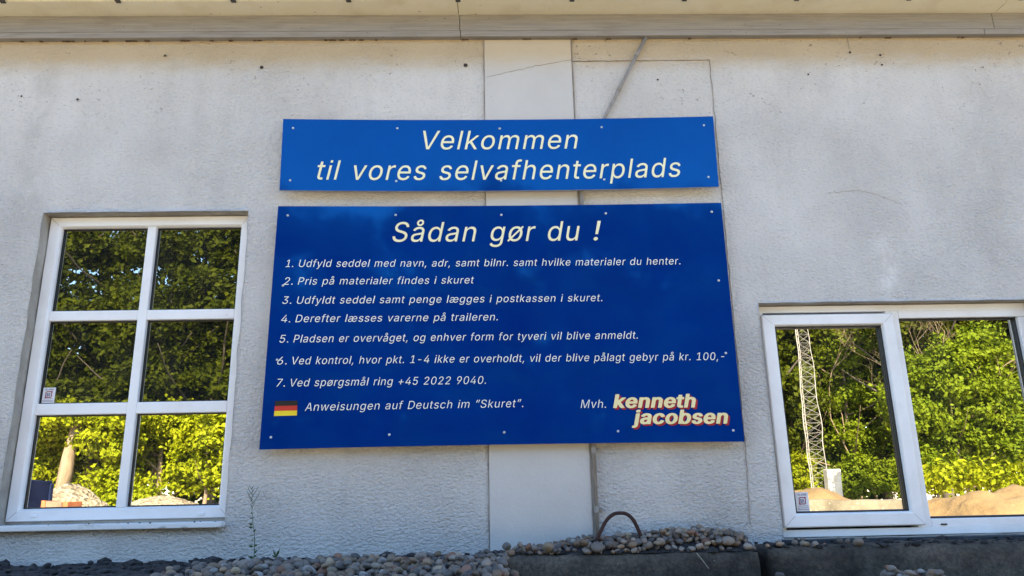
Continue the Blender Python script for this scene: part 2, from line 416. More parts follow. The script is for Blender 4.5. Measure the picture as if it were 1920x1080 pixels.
# smooth flat strip up the middle of the wall, cement patch beside it, their open joints
PX0, PX1 = P(913, 540).x, P(1091, 540).x
def strip(bm, a, b, w, y=-.0015, jitter=.0, seed=0, n=40):
    """thin ragged line on the wall from a to b (x, z)"""
    a = Vector((a[0], 0, a[1])); b = Vector((b[0], 0, b[1])); d = (b-a).normalized(); nrm = Vector((-d.z, 0, d.x)); prev = None
    for i in range(n+1):
        c = a.lerp(b, i/n) + nrm*jitter*noise.noise(Vector((i*.35, seed, 0)))
        ww = w*(.6 + .8*abs(noise.noise(Vector((i*.5, seed+9, 3)))))
        cur = [bm.verts.new(c + nrm*ww + Vector((0, y, 0))), bm.verts.new(c - nrm*ww + Vector((0, y, 0))),
               bm.verts.new(c + nrm*ww + Vector((0, .004, 0))), bm.verts.new(c - nrm*ww + Vector((0, .004, 0)))]
        if prev:
            bm.faces.new((prev[1], cur[1], cur[0], prev[0])); bm.faces.new((prev[0], cur[0], cur[2], prev[2])); bm.faces.new((prev[3], cur[3], cur[1], prev[1]))
        prev = cur
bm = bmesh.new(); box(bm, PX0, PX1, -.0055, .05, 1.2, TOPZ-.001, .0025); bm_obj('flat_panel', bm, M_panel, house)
bm = bmesh.new()
strip(bm, (PX0-.003, 1.3), (PX0-.003, TOPZ), .0012, -.006, .002, 1, 90)
strip(bm, (PX1+.004, 1.3), (PX1+.004, TOPZ), .0022, -.006, .002, 2, 90)
a, b = P(1075, 115), P(1330, 113); c = P(1397, 830); d = P(1406, 985)
strip(bm, (a.x, a.z), (b.x, b.z), .0014, -.004, .004, 3, 60)
strip(bm, (b.x, b.z), (c.x, c.z), .0014, -.004, .006, 4, 90)
strip(bm, (c.x, c.z), (d.x, d.z), .0010, -.004, .004, 5, 40)
bm_obj('panel_joint', bm, M_joint, house)
bm = bmesh.new()                                            # cracks
def crack(pts, w, y, seed, jit=.006):
    for i, (p, q) in enumerate(zip(pts, pts[1:])):
        p, q = P(*p), P(*q); strip(bm, (p.x, p.z), (q.x, q.z), w, y, jit, seed+i, 24)
crack([(912, 146), (1000, 126), (1072, 113)], .0011, -.0068, 11)
crack([(1553, 362), (1610, 357), (1645, 366), (1690, 383)], .0004, -.003, 17)
crack([(1588, 70), (1592, 92)], .0007, -.004, 29, .002)
bm_obj('crack', bm, M_joint, house)
bm = bmesh.new()                                            # old plug holes and the gap under the frieze at the right
for px, py, r in ((491, 127, .009), (873, 123, .010), (146, 187, .006), (41, 181, .005), (926, 125, .006), (1233, 150, .005), (1650, 104, .006), (1653, 122, .005), (1515, 140, .005), (1593, 99, .006), (310, 105, .006)):
    p = P(px, py); v0 = bm.verts.new((p.x, -.004, p.z)); vs = [bm.verts.new((p.x+r*math.cos(k*.7854)*(1+.4*noise.noise(Vector((px, k, 0)))), -.0035, p.z+r*math.sin(k*.7854)*(1+.4*noise.noise(Vector((py, k, 1)))))) for k in range(8)]
    for k in range(8): bm.faces.new((v0, vs[k], vs[(k+1) % 8]))
p = P(1725, 68); box(bm, p.x-.028, p.x+.020, -.020, .01, p.z-.008, p.z+.004, .004)
bm_obj('plug_hole', bm, M_dirt, house)

# ------------------------------------------------------------------ windows
def pane(parent, r, y, m):
    bm = bmesh.new(); x0, x1, z0, z1 = r; da, db, dc = [PANE_RND.uniform(-.0005, .0005) for _ in range(3)]     # panes never sit quite flush
    bm.faces.new([bm.verts.new(c) for c in ((x0, y+da, z0), (x1, y+da+db, z0), (x1, y+db+dc, z1), (x0, y+dc, z1))]); bm_obj('pane', bm, m, parent)
M_seam = varied('frame_weld_grime', (.34, .33, .31), (.5, .49, .47), 20, .6)
def weld_seams(win, outer, inner, y):
    bm = bmesh.new()
    for cx, cz in ((0, 2), (1, 2), (1, 3), (0, 3)):
        a = Vector((outer[cx], y-.0003, outer[cz])); b = Vector((inner[cx], y-.0003, inner[cz])); a = a.lerp(b, .03); b = a.lerp(b, .80); d = (b-a).normalized(); n = Vector((-d.z, 0, d.x))*.0008
        f = bm.faces.new([bm.verts.new(v) for v in (a-n, b-n, b+n, a+n)]); f.normal_update()
        if f.normal.y > 0: f.normal_flip()
    bm_obj('weld_seam', bm, M_seam, win)
def window_left():
    yf = WIN_Y
    x0, x1, z0, z1 = LW
    il = P(104, 600, yf); 
    ix0 = (P(115, 429, yf).x + P(41, 953, yf).x)/2 - .004; ix1 = (P(450, 425, yf).x + P(406, 945, yf).x)/2 + .004
    iz1 = (P(115, 429, yf).z + P(450, 425, yf).z)/2 + .004; iz0 = (P(41, 953, yf).z + P(406, 945, yf).z)/2 - .004
    bm = bmesh.new()
    wl, wr, wb, wt = ix0-x0, x1-ix1, iz0-z0, z1-iz1
    loops = []
    for d, y in ((0, yf+.07), (0, yf+.003), (.003, yf), (.82, yf), (.90, yf+.004), (1, yf+.012), (1, yf+.06)):
        f = (lambda w: d if 0 < d < .01 else w*d)
        loops.append([bm.verts.new(c) for c in ((x0+f(wl), y, z0+f(wb)), (x1-f(wr), y, z0+f(wb)), (x1-f(wr), y, z1-f(wt)), (x0+f(wl), y, z1-f(wt)))])
    for a, b in zip(loops, loops[1:]):
        for k in range(4): bm.faces.new((a[k], a[(k+1) % 4], b[(k+1) % 4], b[k]))
    win = bm_obj('window', bm, M_upvc, house); win['label'] = 'tall six pane window with white frame'
    weld_seams(win, (x0, x1, z0, z1), (ix0, ix1, iz0, iz1), yf)
    # bars
    mx0 = (P(272, 427, yf).x + P(216, 950, yf).x)/2 + .004; mx1 = (P(294, 427, yf).x + P(236, 950, yf).x)/2 - .004
    ys = yf + .004
    bars = []
    for t_, b_ in ((580, 602), (753, 778)):
        xa = 240
        bars.append((P(xa, b_-1, yf).z + .003, P(xa, t_-.5, yf).z - .003))
    bm = bmesh.new(); box(bm, mx0, mx1, ys, yf+.06, iz0-.002, iz1+.002, .004); bm_obj('glazing_bar', bm, M_upvc, win)
    cols = ((ix0, mx0), (mx1, ix1)); zz = [iz0, *sum(([a, b] for a, b in bars[::-1]), []), iz1]
    for (b0, b1) in bars:
        bm = bmesh.new()
        for c0, c1 in cols: box(bm, c0-.001, c1+.001, ys+.002, yf+.06, b0, b1, .004)
        bm_obj('glazing_bar', bm, M_upvc, win)
    rows = ((zz[0], zz[1]), (zz[2], zz[3]), (zz[4], zz[5]))
    gk = bmesh.new()
    for ri, (r0, r1) in enumerate(rows):
        for c0, c1 in cols:
            pane(win, (c0-.002, c1+.002, r0-.002, r1+.002), yf+.030, M_glass if ri == 0 else M_glass_dark)
            ring(gk, (c0, c1, r0, r1), ((-.001, yf+.0225), (.0045, yf+.0225), (.0055, yf+.0295)))
    bm_obj('gasket', gk, M_gasket, win)
    for px, py in ((64, 967.5), (377, 963.5)):
        p = P(px, py, yf); bm = bmesh.new(); box(bm, p.x-.013, p.x+.013, yf-.006, yf+.004, p.z-.006, p.z+.006, .003); bm_obj('drain_cap', bm, M_upvc, win)
    # weathered sill board and the dark mortar bed under the frame
    s0, s1 = P(214, 982, -.02), P(214, 993, -.02)
    bm = bmesh.new(); box(bm, LW[0]-.10, LW[1]+.008, -.030, .10, s1.z, s0.z, .004)
    for v in bm.verts:
        v.co.z += .0025*noise.noise(Vector((v.co.x*5, 0, 2)))
    bm_obj('sill', bm, M_sill, win)
    bm = bmesh.new(); box(bm, LW[0]-.012, LW[1]+.004, yf+.012, .12, s0.z-.003, LW[2]-.001, .002); bm_obj('mortar_bed', bm, M_mortar, win)
    bm = bmesh.new(); rr = random.Random(3)                 # moss and dirt crumbs along the sill edge
    for i in range(34):
        x = rr.uniform(LW[0]-.08, LW[1]); p = Vector((x, rr.choice([-.031, -.028, -.02]), rr.choice([s1.z-.001, s0.z+.001])))
        r = bmesh.ops.create_icosphere(bm, subdivisions=1, radius=1); k = rr.choice([.0006, .001, .0014, .0022])*rr.uniform(.7, 1.2)
        for v in r['verts']: v.co = p + Vector((v.co.x*k*1.8, v.co.y*k, v.co.z*k))
    tag(bm_obj('dirt', bm, M_dirt, win), kind='stuff')
    return rows, cols
L_rows, L_cols = window_left()

def window_right():
    yf = WIN_Y
    prof = lambda w: ((0, yf+.07), (0, yf+.002), (.002, yf), (w-.008, yf), (w, yf+.008), (w, yf+.06))
    x0, x1, z0, z1 = RW
    # fixed light on the right, opening sash on the left, both inside one outer frame
    fx0 = (P(1686, 598, yf).x + P(1748, 971, yf).x)/2 - .003; fx1 = P(1908, 595, yf).x + .003
    fz1 = (P(1686, 598, yf).z + P(1908, 594, yf).z)/2 + .003; fz0 = P(1748, 971, yf).z - .003
    sx0, sx1, sz0, sz1 = rect((1426.5, 590), (1674, 587.5), (1736.6, 984.7), (1472, 989.5), yf-.022)
    bm = bmesh.new(); wo = .028
    ring(bm, (x0, fx1+.075, z0, z1), ((0, yf+.07), (0, yf+.002), (.002, yf), (wo, yf), (wo, yf+.05)))
    win = bm_obj('window', bm, M_upvc, house); win['label'] = 'wide window with opening sash beside a fixed pane'
    bm = bmesh.new(); box(bm, sx1-.02, fx0, yf+.001, yf+.06, z0+wo-.001, z1-wo+.001, .004); bm_obj('mullion', bm, M_upvc, win)
    # bead round the fixed pane
    X1 = fx1+.075-wo
    bm = bmesh.new(); box(bm, fx0+.0005, X1, yf+.002, yf+.06, z0+wo-.001, fz0, .004); box(bm, fx0+.0005, X1, yf+.002, yf+.06, fz1, z1-wo+.001, .003)
    box(bm, fx1, X1, yf+.0035, yf+.06, fz0+.0005, fz1-.0005, .003); bm_obj('glazing_bead', bm, M_upvc, win)
    pane(win, (fx0-.002, fx1+.002, fz0-.002, fz1+.002), yf+.032, M_glass)
    gk = bmesh.new(); ring(gk, (fx0, fx1, fz0, fz1), ((-.001, yf+.020), (.006, yf+.020), (.008, yf+.0315))); bm_obj('gasket', gk, M_gasket, win)
    # sash
    gx0, gx1, gz0, gz1 = rect((1453, 612), (1652.5, 609.8), (1706.5, 958.5), (1493, 962), yf-.012)
    ya = yf-.022
    bm = bmesh.new(); loops = []
    for d, y in ((0, yf+.02), (0, ya+.004), (.004, ya), (.86, ya), (.93, ya+.003), (1, ya+.012), (1, yf+.04)):
        f = (lambda w: d if 0 < d < .01 else w*d)
        a, b, c, e = gx0-sx0, sx1-gx1, gz0-sz0, sz1-gz1
        loops.append([bm.verts.new(q) for q in ((sx0+f(a), y, sz0+f(c)), (sx1-f(b), y, sz0+f(c)), (sx1-f(b), y, sz1-f(e)), (sx0+f(a), y, sz1-f(e)))])
    for p, q in zip(loops, loops[1:]):
        for k in range(4): bm.faces.new((p[k], p[(k+1) % 4], q[(k+1) % 4], q[k]))
    bm_obj('sash', bm, M_upvc, win); weld_seams(win, (sx0, sx1, sz0, sz1), (gx0, gx1, gz0, gz1), ya)
    pane(win, (gx0-.002, gx1+.002, gz0-.002, gz1+.002), yf+.012, M_glass)
    gk = bmesh.new(); ring(gk, (gx0, gx1, gz0, gz1), ((-.001, ya+.016), (.005, ya+.016), (.007, yf+.0115))); bm_obj('gasket', gk, M_gasket, win)
    bm = bmesh.new(); p = P(1770, 983, yf); box(bm, p.x-.012, p.x+.012, yf-.003, yf+.004, p.z-.003, p.z+.003, .001); bm_obj('drain_cap', bm, M_gasket, win)
    return (gx0, gx1, gz0, gz1), ya
R_sash, R_y = window_right()
bm = bmesh.new(); box(bm, ROPEN[0]-.01, 4.6, -.012, .10, 1.25, RW[2]-.004, .003); bm_obj('bitumen_plinth', bm, varied('bitumen_paint', (.018, .022, .03), (.05, .058, .07), 12, .55, .4, 60), house)

# ------------------------------------------------------------------ lettering
GLYPHS_REGULAR = {'!': [196, ['69 13 78 6 96 1 114 4 123 9 133 21 138 39 135 57 129 66 114 78 96 81 78 76 69 69 61 57 57 39 60 28', '76 166 121 166 123 176 127 494 123 504 68 503 72 176']],
 '+': [453, ['203 41 205 39 249 41 250 160 260 175 378 177 382 178 386 187 386 214 378 221 269 221 253 232 250 241 250 351 241 359 205 357 203 351 202 232 196 226 178 221 78 221 69 219 66 214 69 177 187 177 196 175 202 169']],
 ',': [188, ['45 -113 81 -112 129 61 127 64 81 66 71 61']],
 '-': [453, ['119 195 121 193 330 193 332 231 330 237 321 239 130 239 121 238 119 231']],
 '.': [188, ['66 13 75 6 93 1 111 4 120 9 131 21 136 39 133 57 127 66 111 79 93 82 75 76 66 69 58 57 55 39 57 28']],
 '0': [453, ['119 41 155 14 191 2 228 -2 273 4 310 21 337 43 360 73 381 119 394 173 400 237 398 310 388 364 369 419 346 455 317 482 282 501 255 508 219 510 182 505 155 494 128 476 108 455 90 428 73 391 61 346 54 291 53 237 58 182 64 146 79 100 99 64', '157 73 142 91 127 119 109 182 105 273 115 355 137 410 149 428 168 446 191 459 210 463 237 464 255 461 282 448 304 428 322 400 337 359 346 310 349 255 346 200 338 155 326 119 310 88 291 68 264 51 237 45 209 46 182 54']],
 '1': [453, ['81 7 84 5 386 7 384 47 275 50 270 53 271 498 266 504 202 504 93 425 93 369 202 449 211 453 217 444 217 62 211 51 202 54 193 50 84 47']],
 '2': [453, ['69 7 71 5 380 5 383 7 384 44 380 51 153 52 148 62 317 242 351 289 368 325 375 353 376 380 366 425 353 448 335 470 298 495 271 505 235 510 198 509 171 503 144 491 117 472 98 451 83 425 74 398 71 371 80 367 117 367 122 371 127 398 135 416 148 435 162 447 180 457 207 464 253 461 280 451 307 427 322 398 325 371 319 335 298 296 255 244 71 47']],
 '3': [453, ['87 46 115 25 151 8 196 -1 242 -1 278 6 315 21 347 46 369 73 384 110 388 155 380 191 361 228 334 255 306 272 269 283 224 285 219 291 367 464 366 500 360 504 78 504 75 500 75 464 78 458 290 455 292 446 287 440 165 300 162 264 164 255 169 253 242 249 269 241 294 228 313 210 324 191 331 173 334 146 329 110 320 91 306 75 274 55 233 45 196 46 160 56 142 66 124 83 112 100 106 123 96 127 60 127 51 123 50 119 57 91 69 68']],
 '4': [453, ['47 113 283 111 286 107 289 7 329 5 338 7 338 98 320 102 316 107 347 119 356 110 401 110 408 116 407 153 401 158 338 156 333 162 338 171 338 307 329 313 292 313 287 307 287 180 288 171 301 165 304 162 301 159 111 158 104 162 106 171 299 498 292 504 256 504 247 499 47 162 45 153']],
 '5': [453, ['103 43 131 22 167 6 203 -1 249 0 285 10 319 28 348 55 367 82 378 110 384 137 384 191 378 219 367 246 349 273 331 291 312 305 286 319 240 328 194 325 167 315 140 298 129 300 145 446 149 457 358 458 361 464 361 500 358 504 103 504 100 500 74 264 76 259 122 252 158 270 194 280 231 281 258 275 285 261 312 232 327 200 333 164 326 119 305 82 276 59 240 46 194 48 158 63 131 91 119 119 112 125 76 125 67 122 67 110 76 82']],
 '6': [453, ['116 41 144 20 180 4 216 -2 262 2 298 14 325 31 353 59 371 91 383 137 381 191 365 237 344 267 307 293 262 307 216 308 198 302 171 288 167 291 310 500 307 503 262 504 253 500 125 313 84 237 70 182 71 128 86 82', '153 73 129 110 121 146 124 191 130 210 144 231 171 256 207 269 253 267 289 250 317 219 325 200 332 173 329 128 319 100 308 82 275 55 253 46 234 44 207 45 189 50 171 59']],
 '7': [453, ['107 7 115 5 163 7 382 444 386 453 385 498 379 504 79 504 67 498 67 462 79 457 324 457 328 453 327 444']],
 '9': [453, ['142 7 153 5 199 7 334 207 362 257 377 298 383 335 383 362 377 398 367 425 350 453 325 478 298 495 271 505 244 510 207 510 180 504 153 494 125 476 102 453 85 425 74 398 69 353 74 307 89 269 117 235 153 212 198 201 234 201 262 209 280 221 285 216', '153 268 131 298 121 344 125 389 144 425 171 450 207 464 253 462 289 445 316 414 331 371 330 325 322 298 311 280 280 252 262 244 234 239 207 240 189 245 171 253']],
 'A': [480, ['26 7 33 5 81 7 133 152 142 154 151 147 324 147 333 148 342 156 351 138 396 11 405 5 454 7 275 498 269 504 215 504 205 502 203 498', '151 184 138 198 152 207 230 444 233 450 242 452 248 444 281 335 324 215 327 207 342 198 333 189 324 187 315 194 169 194 160 193']],
 'D': [502, ['65 7 67 5 231 5 295 14 331 27 362 44 394 71 416 98 435 135 451 189 457 253 453 307 440 362 422 402 395 439 358 469 313 491 258 502 76 504 65 498', '122 55 120 71 120 453 131 457 240 456 276 451 313 437 344 416 367 391 384 362 396 325 403 280 403 225 395 180 382 144 365 116 340 90 313 72 287 62 231 52 131 52']],
 'L': [393, ['65 7 67 5 349 5 354 7 356 16 356 44 349 52 122 53 120 62 120 489 119 498 113 504 76 504 65 498']],
 'M': [628, ['65 7 113 5 117 16 116 425 122 431 128 425 173 298 286 15 295 5 331 5 340 9 457 307 498 425 504 432 511 425 511 416 510 7 513 5 561 7 563 498 558 503 486 504 478 498 355 180 322 80 313 74 307 80 275 180 149 500 140 504 67 502 65 498']],
 'P': [445, ['65 7 67 5 117 7 122 190 249 191 295 198 322 208 349 224 367 242 382 262 394 289 402 325 403 362 399 389 390 416 375 444 358 463 331 482 295 497 249 503 76 504 65 498', '122 223 120 235 122 455 258 455 295 445 322 426 336 407 343 389 349 344 341 298 322 269 304 254 276 243 240 238 140 237 128 235 127 225']],
 'R': [449, ['65 7 67 5 117 7 120 171 126 198 131 203 249 204 355 7 358 5 417 7 308 207 313 213 352 235 378 262 396 298 404 335 402 380 389 425 367 457 338 480 304 495 258 503 76 504 65 498', '127 253 120 289 122 455 231 457 267 454 300 444 325 425 342 398 350 353 342 307 322 277 295 260 258 251 131 250']],
 'S': [447, ['84 44 118 19 155 5 200 -3 255 -2 300 7 336 23 364 44 385 71 400 107 403 153 393 189 373 218 346 241 309 259 191 295 155 310 123 335 111 362 113 398 122 417 136 434 173 455 209 463 246 462 283 453 309 438 323 426 346 383 391 384 395 389 393 398 380 435 359 462 327 486 300 499 264 508 227 511 182 506 146 496 118 482 94 462 73 435 59 398 57 362 66 326 84 298 109 277 146 258 273 219 309 203 337 180 347 162 350 144 344 107 334 89 318 73 282 53 236 45 191 47 155 58 136 69 118 86 106 107 100 128 91 132 55 132 44 126 50 98 64 70']],
 'U': [517, ['113 52 149 24 186 8 231 -2 276 -3 322 5 358 18 395 43 421 72 444 117 452 163 452 499 449 503 404 504 398 499 397 172 388 126 367 91 340 68 304 52 258 47 213 52 176 69 149 92 129 126 119 172 119 499 113 504 67 502 65 499 66 154 71 126 80 99 96 72']],
 'V': [480, ['208 7 269 5 278 15 454 498 451 502 405 504 396 498 289 189 249 62 242 56 233 62 193 189 83 498 78 503 69 504 33 504 26 498']],
 'a': [389, ['65 31 92 12 119 1 147 -3 183 -2 210 5 234 17 274 57 280 53 283 6 329 5 331 8 330 281 322 308 313 326 298 344 283 356 256 369 229 376 192 379 156 376 129 369 101 356 74 335 60 317 50 299 56 292 92 281 129 317 156 330 192 336 229 332 247 324 265 308 275 290 280 262 279 244 274 235 265 229 247 224 119 204 83 190 58 171 41 144 36 99 44 62', '104 62 91 81 87 108 94 135 110 152 129 162 156 170 238 182 274 194 279 190 280 135 276 108 261 81 242 62 210 46 174 40 138 44 119 51']],
 'b': [424, ['60 6 105 6 107 54 114 64 123 60 151 25 187 3 214 -3 242 -3 269 2 296 12 329 35 358 72 376 117 384 163 383 226 369 281 343 326 305 359 278 372 251 378 196 376 160 360 143 345 123 318 114 314 110 317 109 499 105 503 69 504 58 499 58 8', '146 72 123 108 109 163 110 226 123 272 149 308 178 327 196 333 223 335 251 331 269 324 291 308 307 290 321 263 329 235 333 199 332 163 324 126 314 101 302 81 284 63 269 53 242 44 214 42 187 46 169 54']],
 'c': [396, ['90 45 114 24 151 6 187 -2 223 -3 260 4 290 17 316 35 340 63 354 90 353 99 314 109 305 104 285 72 269 59 251 49 214 42 169 48 141 63 117 90 100 126 93 163 93 217 105 263 127 299 160 325 196 334 232 332 260 323 278 311 296 290 305 272 314 270 353 281 351 293 337 317 305 350 278 365 251 374 214 379 178 377 151 370 123 358 96 337 78 317 61 290 47 254 41 217 40 172 44 135 55 99 69 72']],
 'd': [424, ['95 35 123 15 151 3 178 -2 214 -2 241 4 260 14 278 29 304 63 314 63 318 54 319 8 323 5 360 5 365 8 367 490 366 499 360 504 323 504 316 499 314 316 305 314 278 349 251 368 223 377 187 379 151 373 114 356 87 332 64 299 52 272 43 235 39 190 41 154 48 117 58 90 73 63', '132 70 107 108 93 163 93 217 107 272 133 308 151 321 169 329 214 334 251 325 269 314 287 296 301 272 311 245 316 208 316 172 311 135 302 108 278 71 260 57 232 45 205 42 178 45 151 56']],
 'e': [404, ['90 45 114 24 151 6 187 -2 232 -2 269 5 298 17 324 35 347 63 356 81 351 89 314 98 305 92 282 63 251 46 214 41 169 48 141 62 121 81 104 108 93 145 91 163 96 172 360 174 366 181 363 235 352 281 326 326 296 353 269 368 232 377 205 379 169 376 141 367 114 353 93 335 71 308 57 281 45 245 40 208 40 172 44 135 55 99 69 72', '92 217 93 235 101 263 123 299 141 316 160 326 196 335 241 330 260 322 277 308 302 272 313 226 310 217 305 216 105 217 96 214']],
 'f': [254, ['86 6 132 5 137 16 137 307 140 325 150 332 223 335 223 371 214 374 150 374 140 362 137 371 137 425 140 444 150 463 168 475 196 479 223 476 234 507 235 516 232 519 205 524 168 523 141 516 123 506 98 480 87 453 86 389 94 380 77 374 23 374 11 371 14 332 77 332 86 331 93 325 86 316']],
 'g': [425, ['78 -99 105 -121 141 -137 178 -144 223 -145 269 -138 302 -125 328 -107 351 -80 364 -43 367 -7 367 366 360 374 323 374 318 366 318 320 314 315 305 315 278 350 251 369 223 377 196 379 160 375 123 361 93 339 69 308 53 275 45 248 40 211 40 166 46 129 55 102 70 75 87 54 114 32 141 19 169 12 205 10 232 14 260 25 278 39 305 73 314 70 316 66 316 -7 313 -34 302 -61 284 -80 269 -89 241 -99 214 -102 178 -100 141 -87 96 -49 59 -71', '128 84 104 120 96 148 92 175 92 211 96 239 114 284 141 315 178 332 223 334 260 321 278 307 296 284 308 257 315 229 317 193 315 157 308 129 296 102 269 73 251 63 223 55 196 54 169 59 151 67']],
 'h': [410, ['58 7 60 5 108 7 109 235 113 262 119 280 133 301 151 317 178 330 205 334 233 332 260 321 277 307 290 289 297 271 301 244 302 7 305 5 352 7 352 253 347 289 337 316 319 344 296 362 260 376 223 379 187 374 160 361 139 344 114 310 109 316 109 498 105 503 96 504 69 504 58 498']],
 'i': [163, ['53 0 113 0 113 374 53 374', '53 446 113 446 113 508 53 508']],
 'j': [167, ['-5 -135 6 -138 34 -135 70 -120 91 -99 106 -63 109 -26 106 374 61 374 58 365 57 -45 52 -63 38 -81 25 -88 -3 -94', '53 446 113 446 113 508 53 508']],
 'k': [381, ['58 7 60 5 108 7 109 125 105 135 110 144 139 171 151 190 296 6 360 7 188 225 196 230 205 228 345 371 333 374 287 374 283 371 123 207 114 186 110 189 109 216 109 498 105 503 96 504 69 504 58 498']],
 'l': [163, ['53 0 113 0 113 508 53 508']],
 'm': [610, ['58 7 60 5 108 7 109 244 116 280 133 307 151 322 169 330 196 335 223 333 242 325 260 311 274 289 279 262 279 16 281 7 287 5 328 7 333 271 344 298 361 316 387 331 414 335 442 333 469 321 485 307 495 289 501 253 502 7 551 6 551 271 544 307 531 335 514 354 487 371 460 379 423 381 396 375 367 362 342 341 323 313 314 310 296 343 278 362 251 377 214 381 187 376 160 364 137 344 114 311 108 316 105 373 60 374 58 371']],
 'n': [410, ['58 7 60 5 108 7 109 235 113 262 119 280 133 301 151 317 178 330 205 334 233 332 260 321 277 307 290 289 297 271 301 244 302 7 305 5 352 7 350 271 337 316 323 338 305 356 287 367 260 376 223 379 196 376 169 366 151 355 114 312 108 316 105 373 69 374 58 371']],
 'o': [415, ['90 45 114 24 151 6 187 -2 223 -2 260 4 290 17 316 35 341 64 360 99 371 135 376 181 373 226 365 263 349 299 323 334 299 354 269 369 241 376 205 379 169 375 141 367 114 352 94 335 72 308 57 281 45 245 40 208 40 172 44 135 55 99 69 72', '132 71 107 108 93 163 93 217 99 245 109 272 135 308 169 329 214 335 241 330 260 323 278 310 296 290 311 263 319 235 324 199 323 163 315 126 305 101 292 81 274 63 260 53 232 44 205 42 178 45 151 56']],
 'p': [424, ['58 -135 60 -138 108 -135 109 55 114 63 123 59 151 25 178 7 205 -1 242 -3 278 4 314 23 342 49 363 83 377 119 384 165 384 210 378 255 365 292 349 319 323 346 296 364 269 374 242 379 214 379 187 374 154 355 123 319 114 314 108 319 106 374 59 374', '151 68 126 101 116 128 110 155 108 210 120 265 142 301 160 317 178 327 214 335 242 333 260 328 278 319 298 301 316 274 326 246 332 210 333 174 327 137 318 110 305 86 287 66 269 53 251 46 223 42 196 44 169 54']],
 'r': [259, ['58 7 60 5 108 7 109 244 118 280 133 301 160 321 196 330 233 329 238 335 238 344 238 371 233 379 196 379 160 366 134 344 114 316 107 325 105 373 69 374 58 371']],
 's': [365, ['71 35 97 16 125 5 161 -2 197 -3 234 3 261 13 288 29 311 54 323 81 326 108 322 135 306 164 288 180 261 194 161 221 134 231 115 245 109 254 104 272 109 299 123 317 143 329 170 336 206 336 234 328 257 308 270 286 279 285 306 291 316 299 308 317 288 344 270 358 243 371 216 378 179 379 152 376 106 361 84 345 68 326 55 299 52 272 56 245 71 217 88 201 116 186 243 150 261 135 273 108 268 81 253 63 225 47 197 41 161 42 126 54 104 72 88 100 43 91 51 63']],
 't': [227, ['96 25 114 12 141 3 186 2 198 3 205 8 200 40 196 47 159 46 141 51 127 67 121 94 121 330 123 333 196 333 199 340 199 367 196 373 186 374 123 374 121 458 114 466 77 466 70 458 70 376 14 372 11 340 14 334 23 332 70 330 70 85 79 49']],
 'u': [410, ['96 31 114 17 142 5 169 0 205 2 233 9 251 19 269 34 287 58 296 63 303 57 305 7 342 5 351 8 351 372 305 374 301 366 301 148 292 102 274 75 251 57 223 48 196 45 169 50 151 58 133 72 119 93 112 111 109 139 109 366 105 374 60 373 58 366 59 111 71 66']],
 'v': [389, ['167 7 216 5 225 10 363 371 361 373 316 374 307 369 197 57 188 63 167 135 82 371 70 374 34 374 27 371']],
 'w': [567, ['143 7 148 5 196 7 276 298 284 306 291 298 324 171 372 7 375 5 425 7 536 371 530 374 493 374 483 371 405 80 403 76 393 75 389 80 361 198 312 373 266 374 255 371 202 180 178 80 175 75 166 75 162 80 84 370 75 374 39 374 31 371']],
 'y': [389, ['61 -137 97 -140 134 -133 161 -116 187 -83 363 371 361 373 316 374 307 368 197 58 188 62 167 135 82 371 70 374 34 374 27 371 167 -1 148 -56 134 -77 116 -90 97 -95 70 -92 62 -101 55 -129']],
 'å': [389, ['65 31 92 12 119 1 147 -3 183 -2 210 5 234 17 274 57 280 53 283 6 329 5 331 8 330 281 322 308 313 326 298 344 283 356 256 369 229 376 192 379 156 376 129 369 101 356 74 335 60 317 50 299 56 292 92 281 129 317 156 330 192 336 229 332 247 324 265 308 275 290 280 262 279 244 274 235 265 229 247 224 119 204 83 190 58 171 41 144 36 99 44 62', '104 62 91 81 87 108 94 135 110 152 129 162 156 170 238 182 274 194 279 190 280 135 276 108 261 81 242 62 210 46 174 40 138 44 119 51', '129 434 156 416 183 409 219 415 247 431 264 453 273 481 271 508 256 538 229 560 201 569 165 566 138 552 114 526 106 499 110 462', '156 456 146 471 142 490 146 508 156 523 165 530 183 537 201 535 220 526 229 516 236 499 236 481 228 462 210 447 192 442 174 445']],
 'æ': [638, ['65 32 92 12 119 2 156 -3 192 -1 229 9 256 22 283 44 301 68 347 25 374 10 401 1 429 -3 465 -2 501 5 529 15 556 34 574 53 590 81 586 90 547 99 519 66 492 49 456 41 410 45 374 63 348 90 331 126 325 162 329 172 338 169 347 174 592 174 600 181 598 226 592 262 578 299 556 331 530 353 501 368 465 378 419 378 383 370 347 349 319 319 310 319 293 344 274 359 256 368 229 376 201 379 165 377 138 372 110 361 84 344 66 326 50 299 56 292 92 281 129 317 156 330 192 336 229 332 256 317 271 299 279 271 280 235 287 217 183 216 147 212 101 200 68 181 46 153 39 135 35 108 38 81 44 62', '104 62 96 71 89 90 88 117 101 144 119 158 147 169 174 173 292 174 300 171 292 166 283 166 281 162 277 117 267 90 252 71 229 54 192 42 156 42 129 48', '325 217 326 235 334 262 356 299 374 315 392 325 410 332 438 335 465 333 483 327 513 308 528 290 537 271 547 226 547 216 529 218 519 216 329 214']],
 'ø': [415, ['41 10 62 -7 98 34 107 33 109 28 125 17 162 2 198 -3 234 -1 280 12 307 28 325 45 342 65 357 92 373 146 376 192 372 237 361 274 343 310 343 319 379 365 352 387 316 342 289 360 252 374 216 379 180 377 134 364 107 347 89 330 73 310 58 283 42 228 39 183 44 137 54 101 73 65 37 19', '139 65 135 74 143 86 298 266 308 274 322 219 324 174 313 119 294 83 262 54 225 43 180 44 162 50', '107 106 103 110 94 156 92 210 102 256 125 297 143 315 162 326 198 334 243 330 278 310 279 301 116 112']],
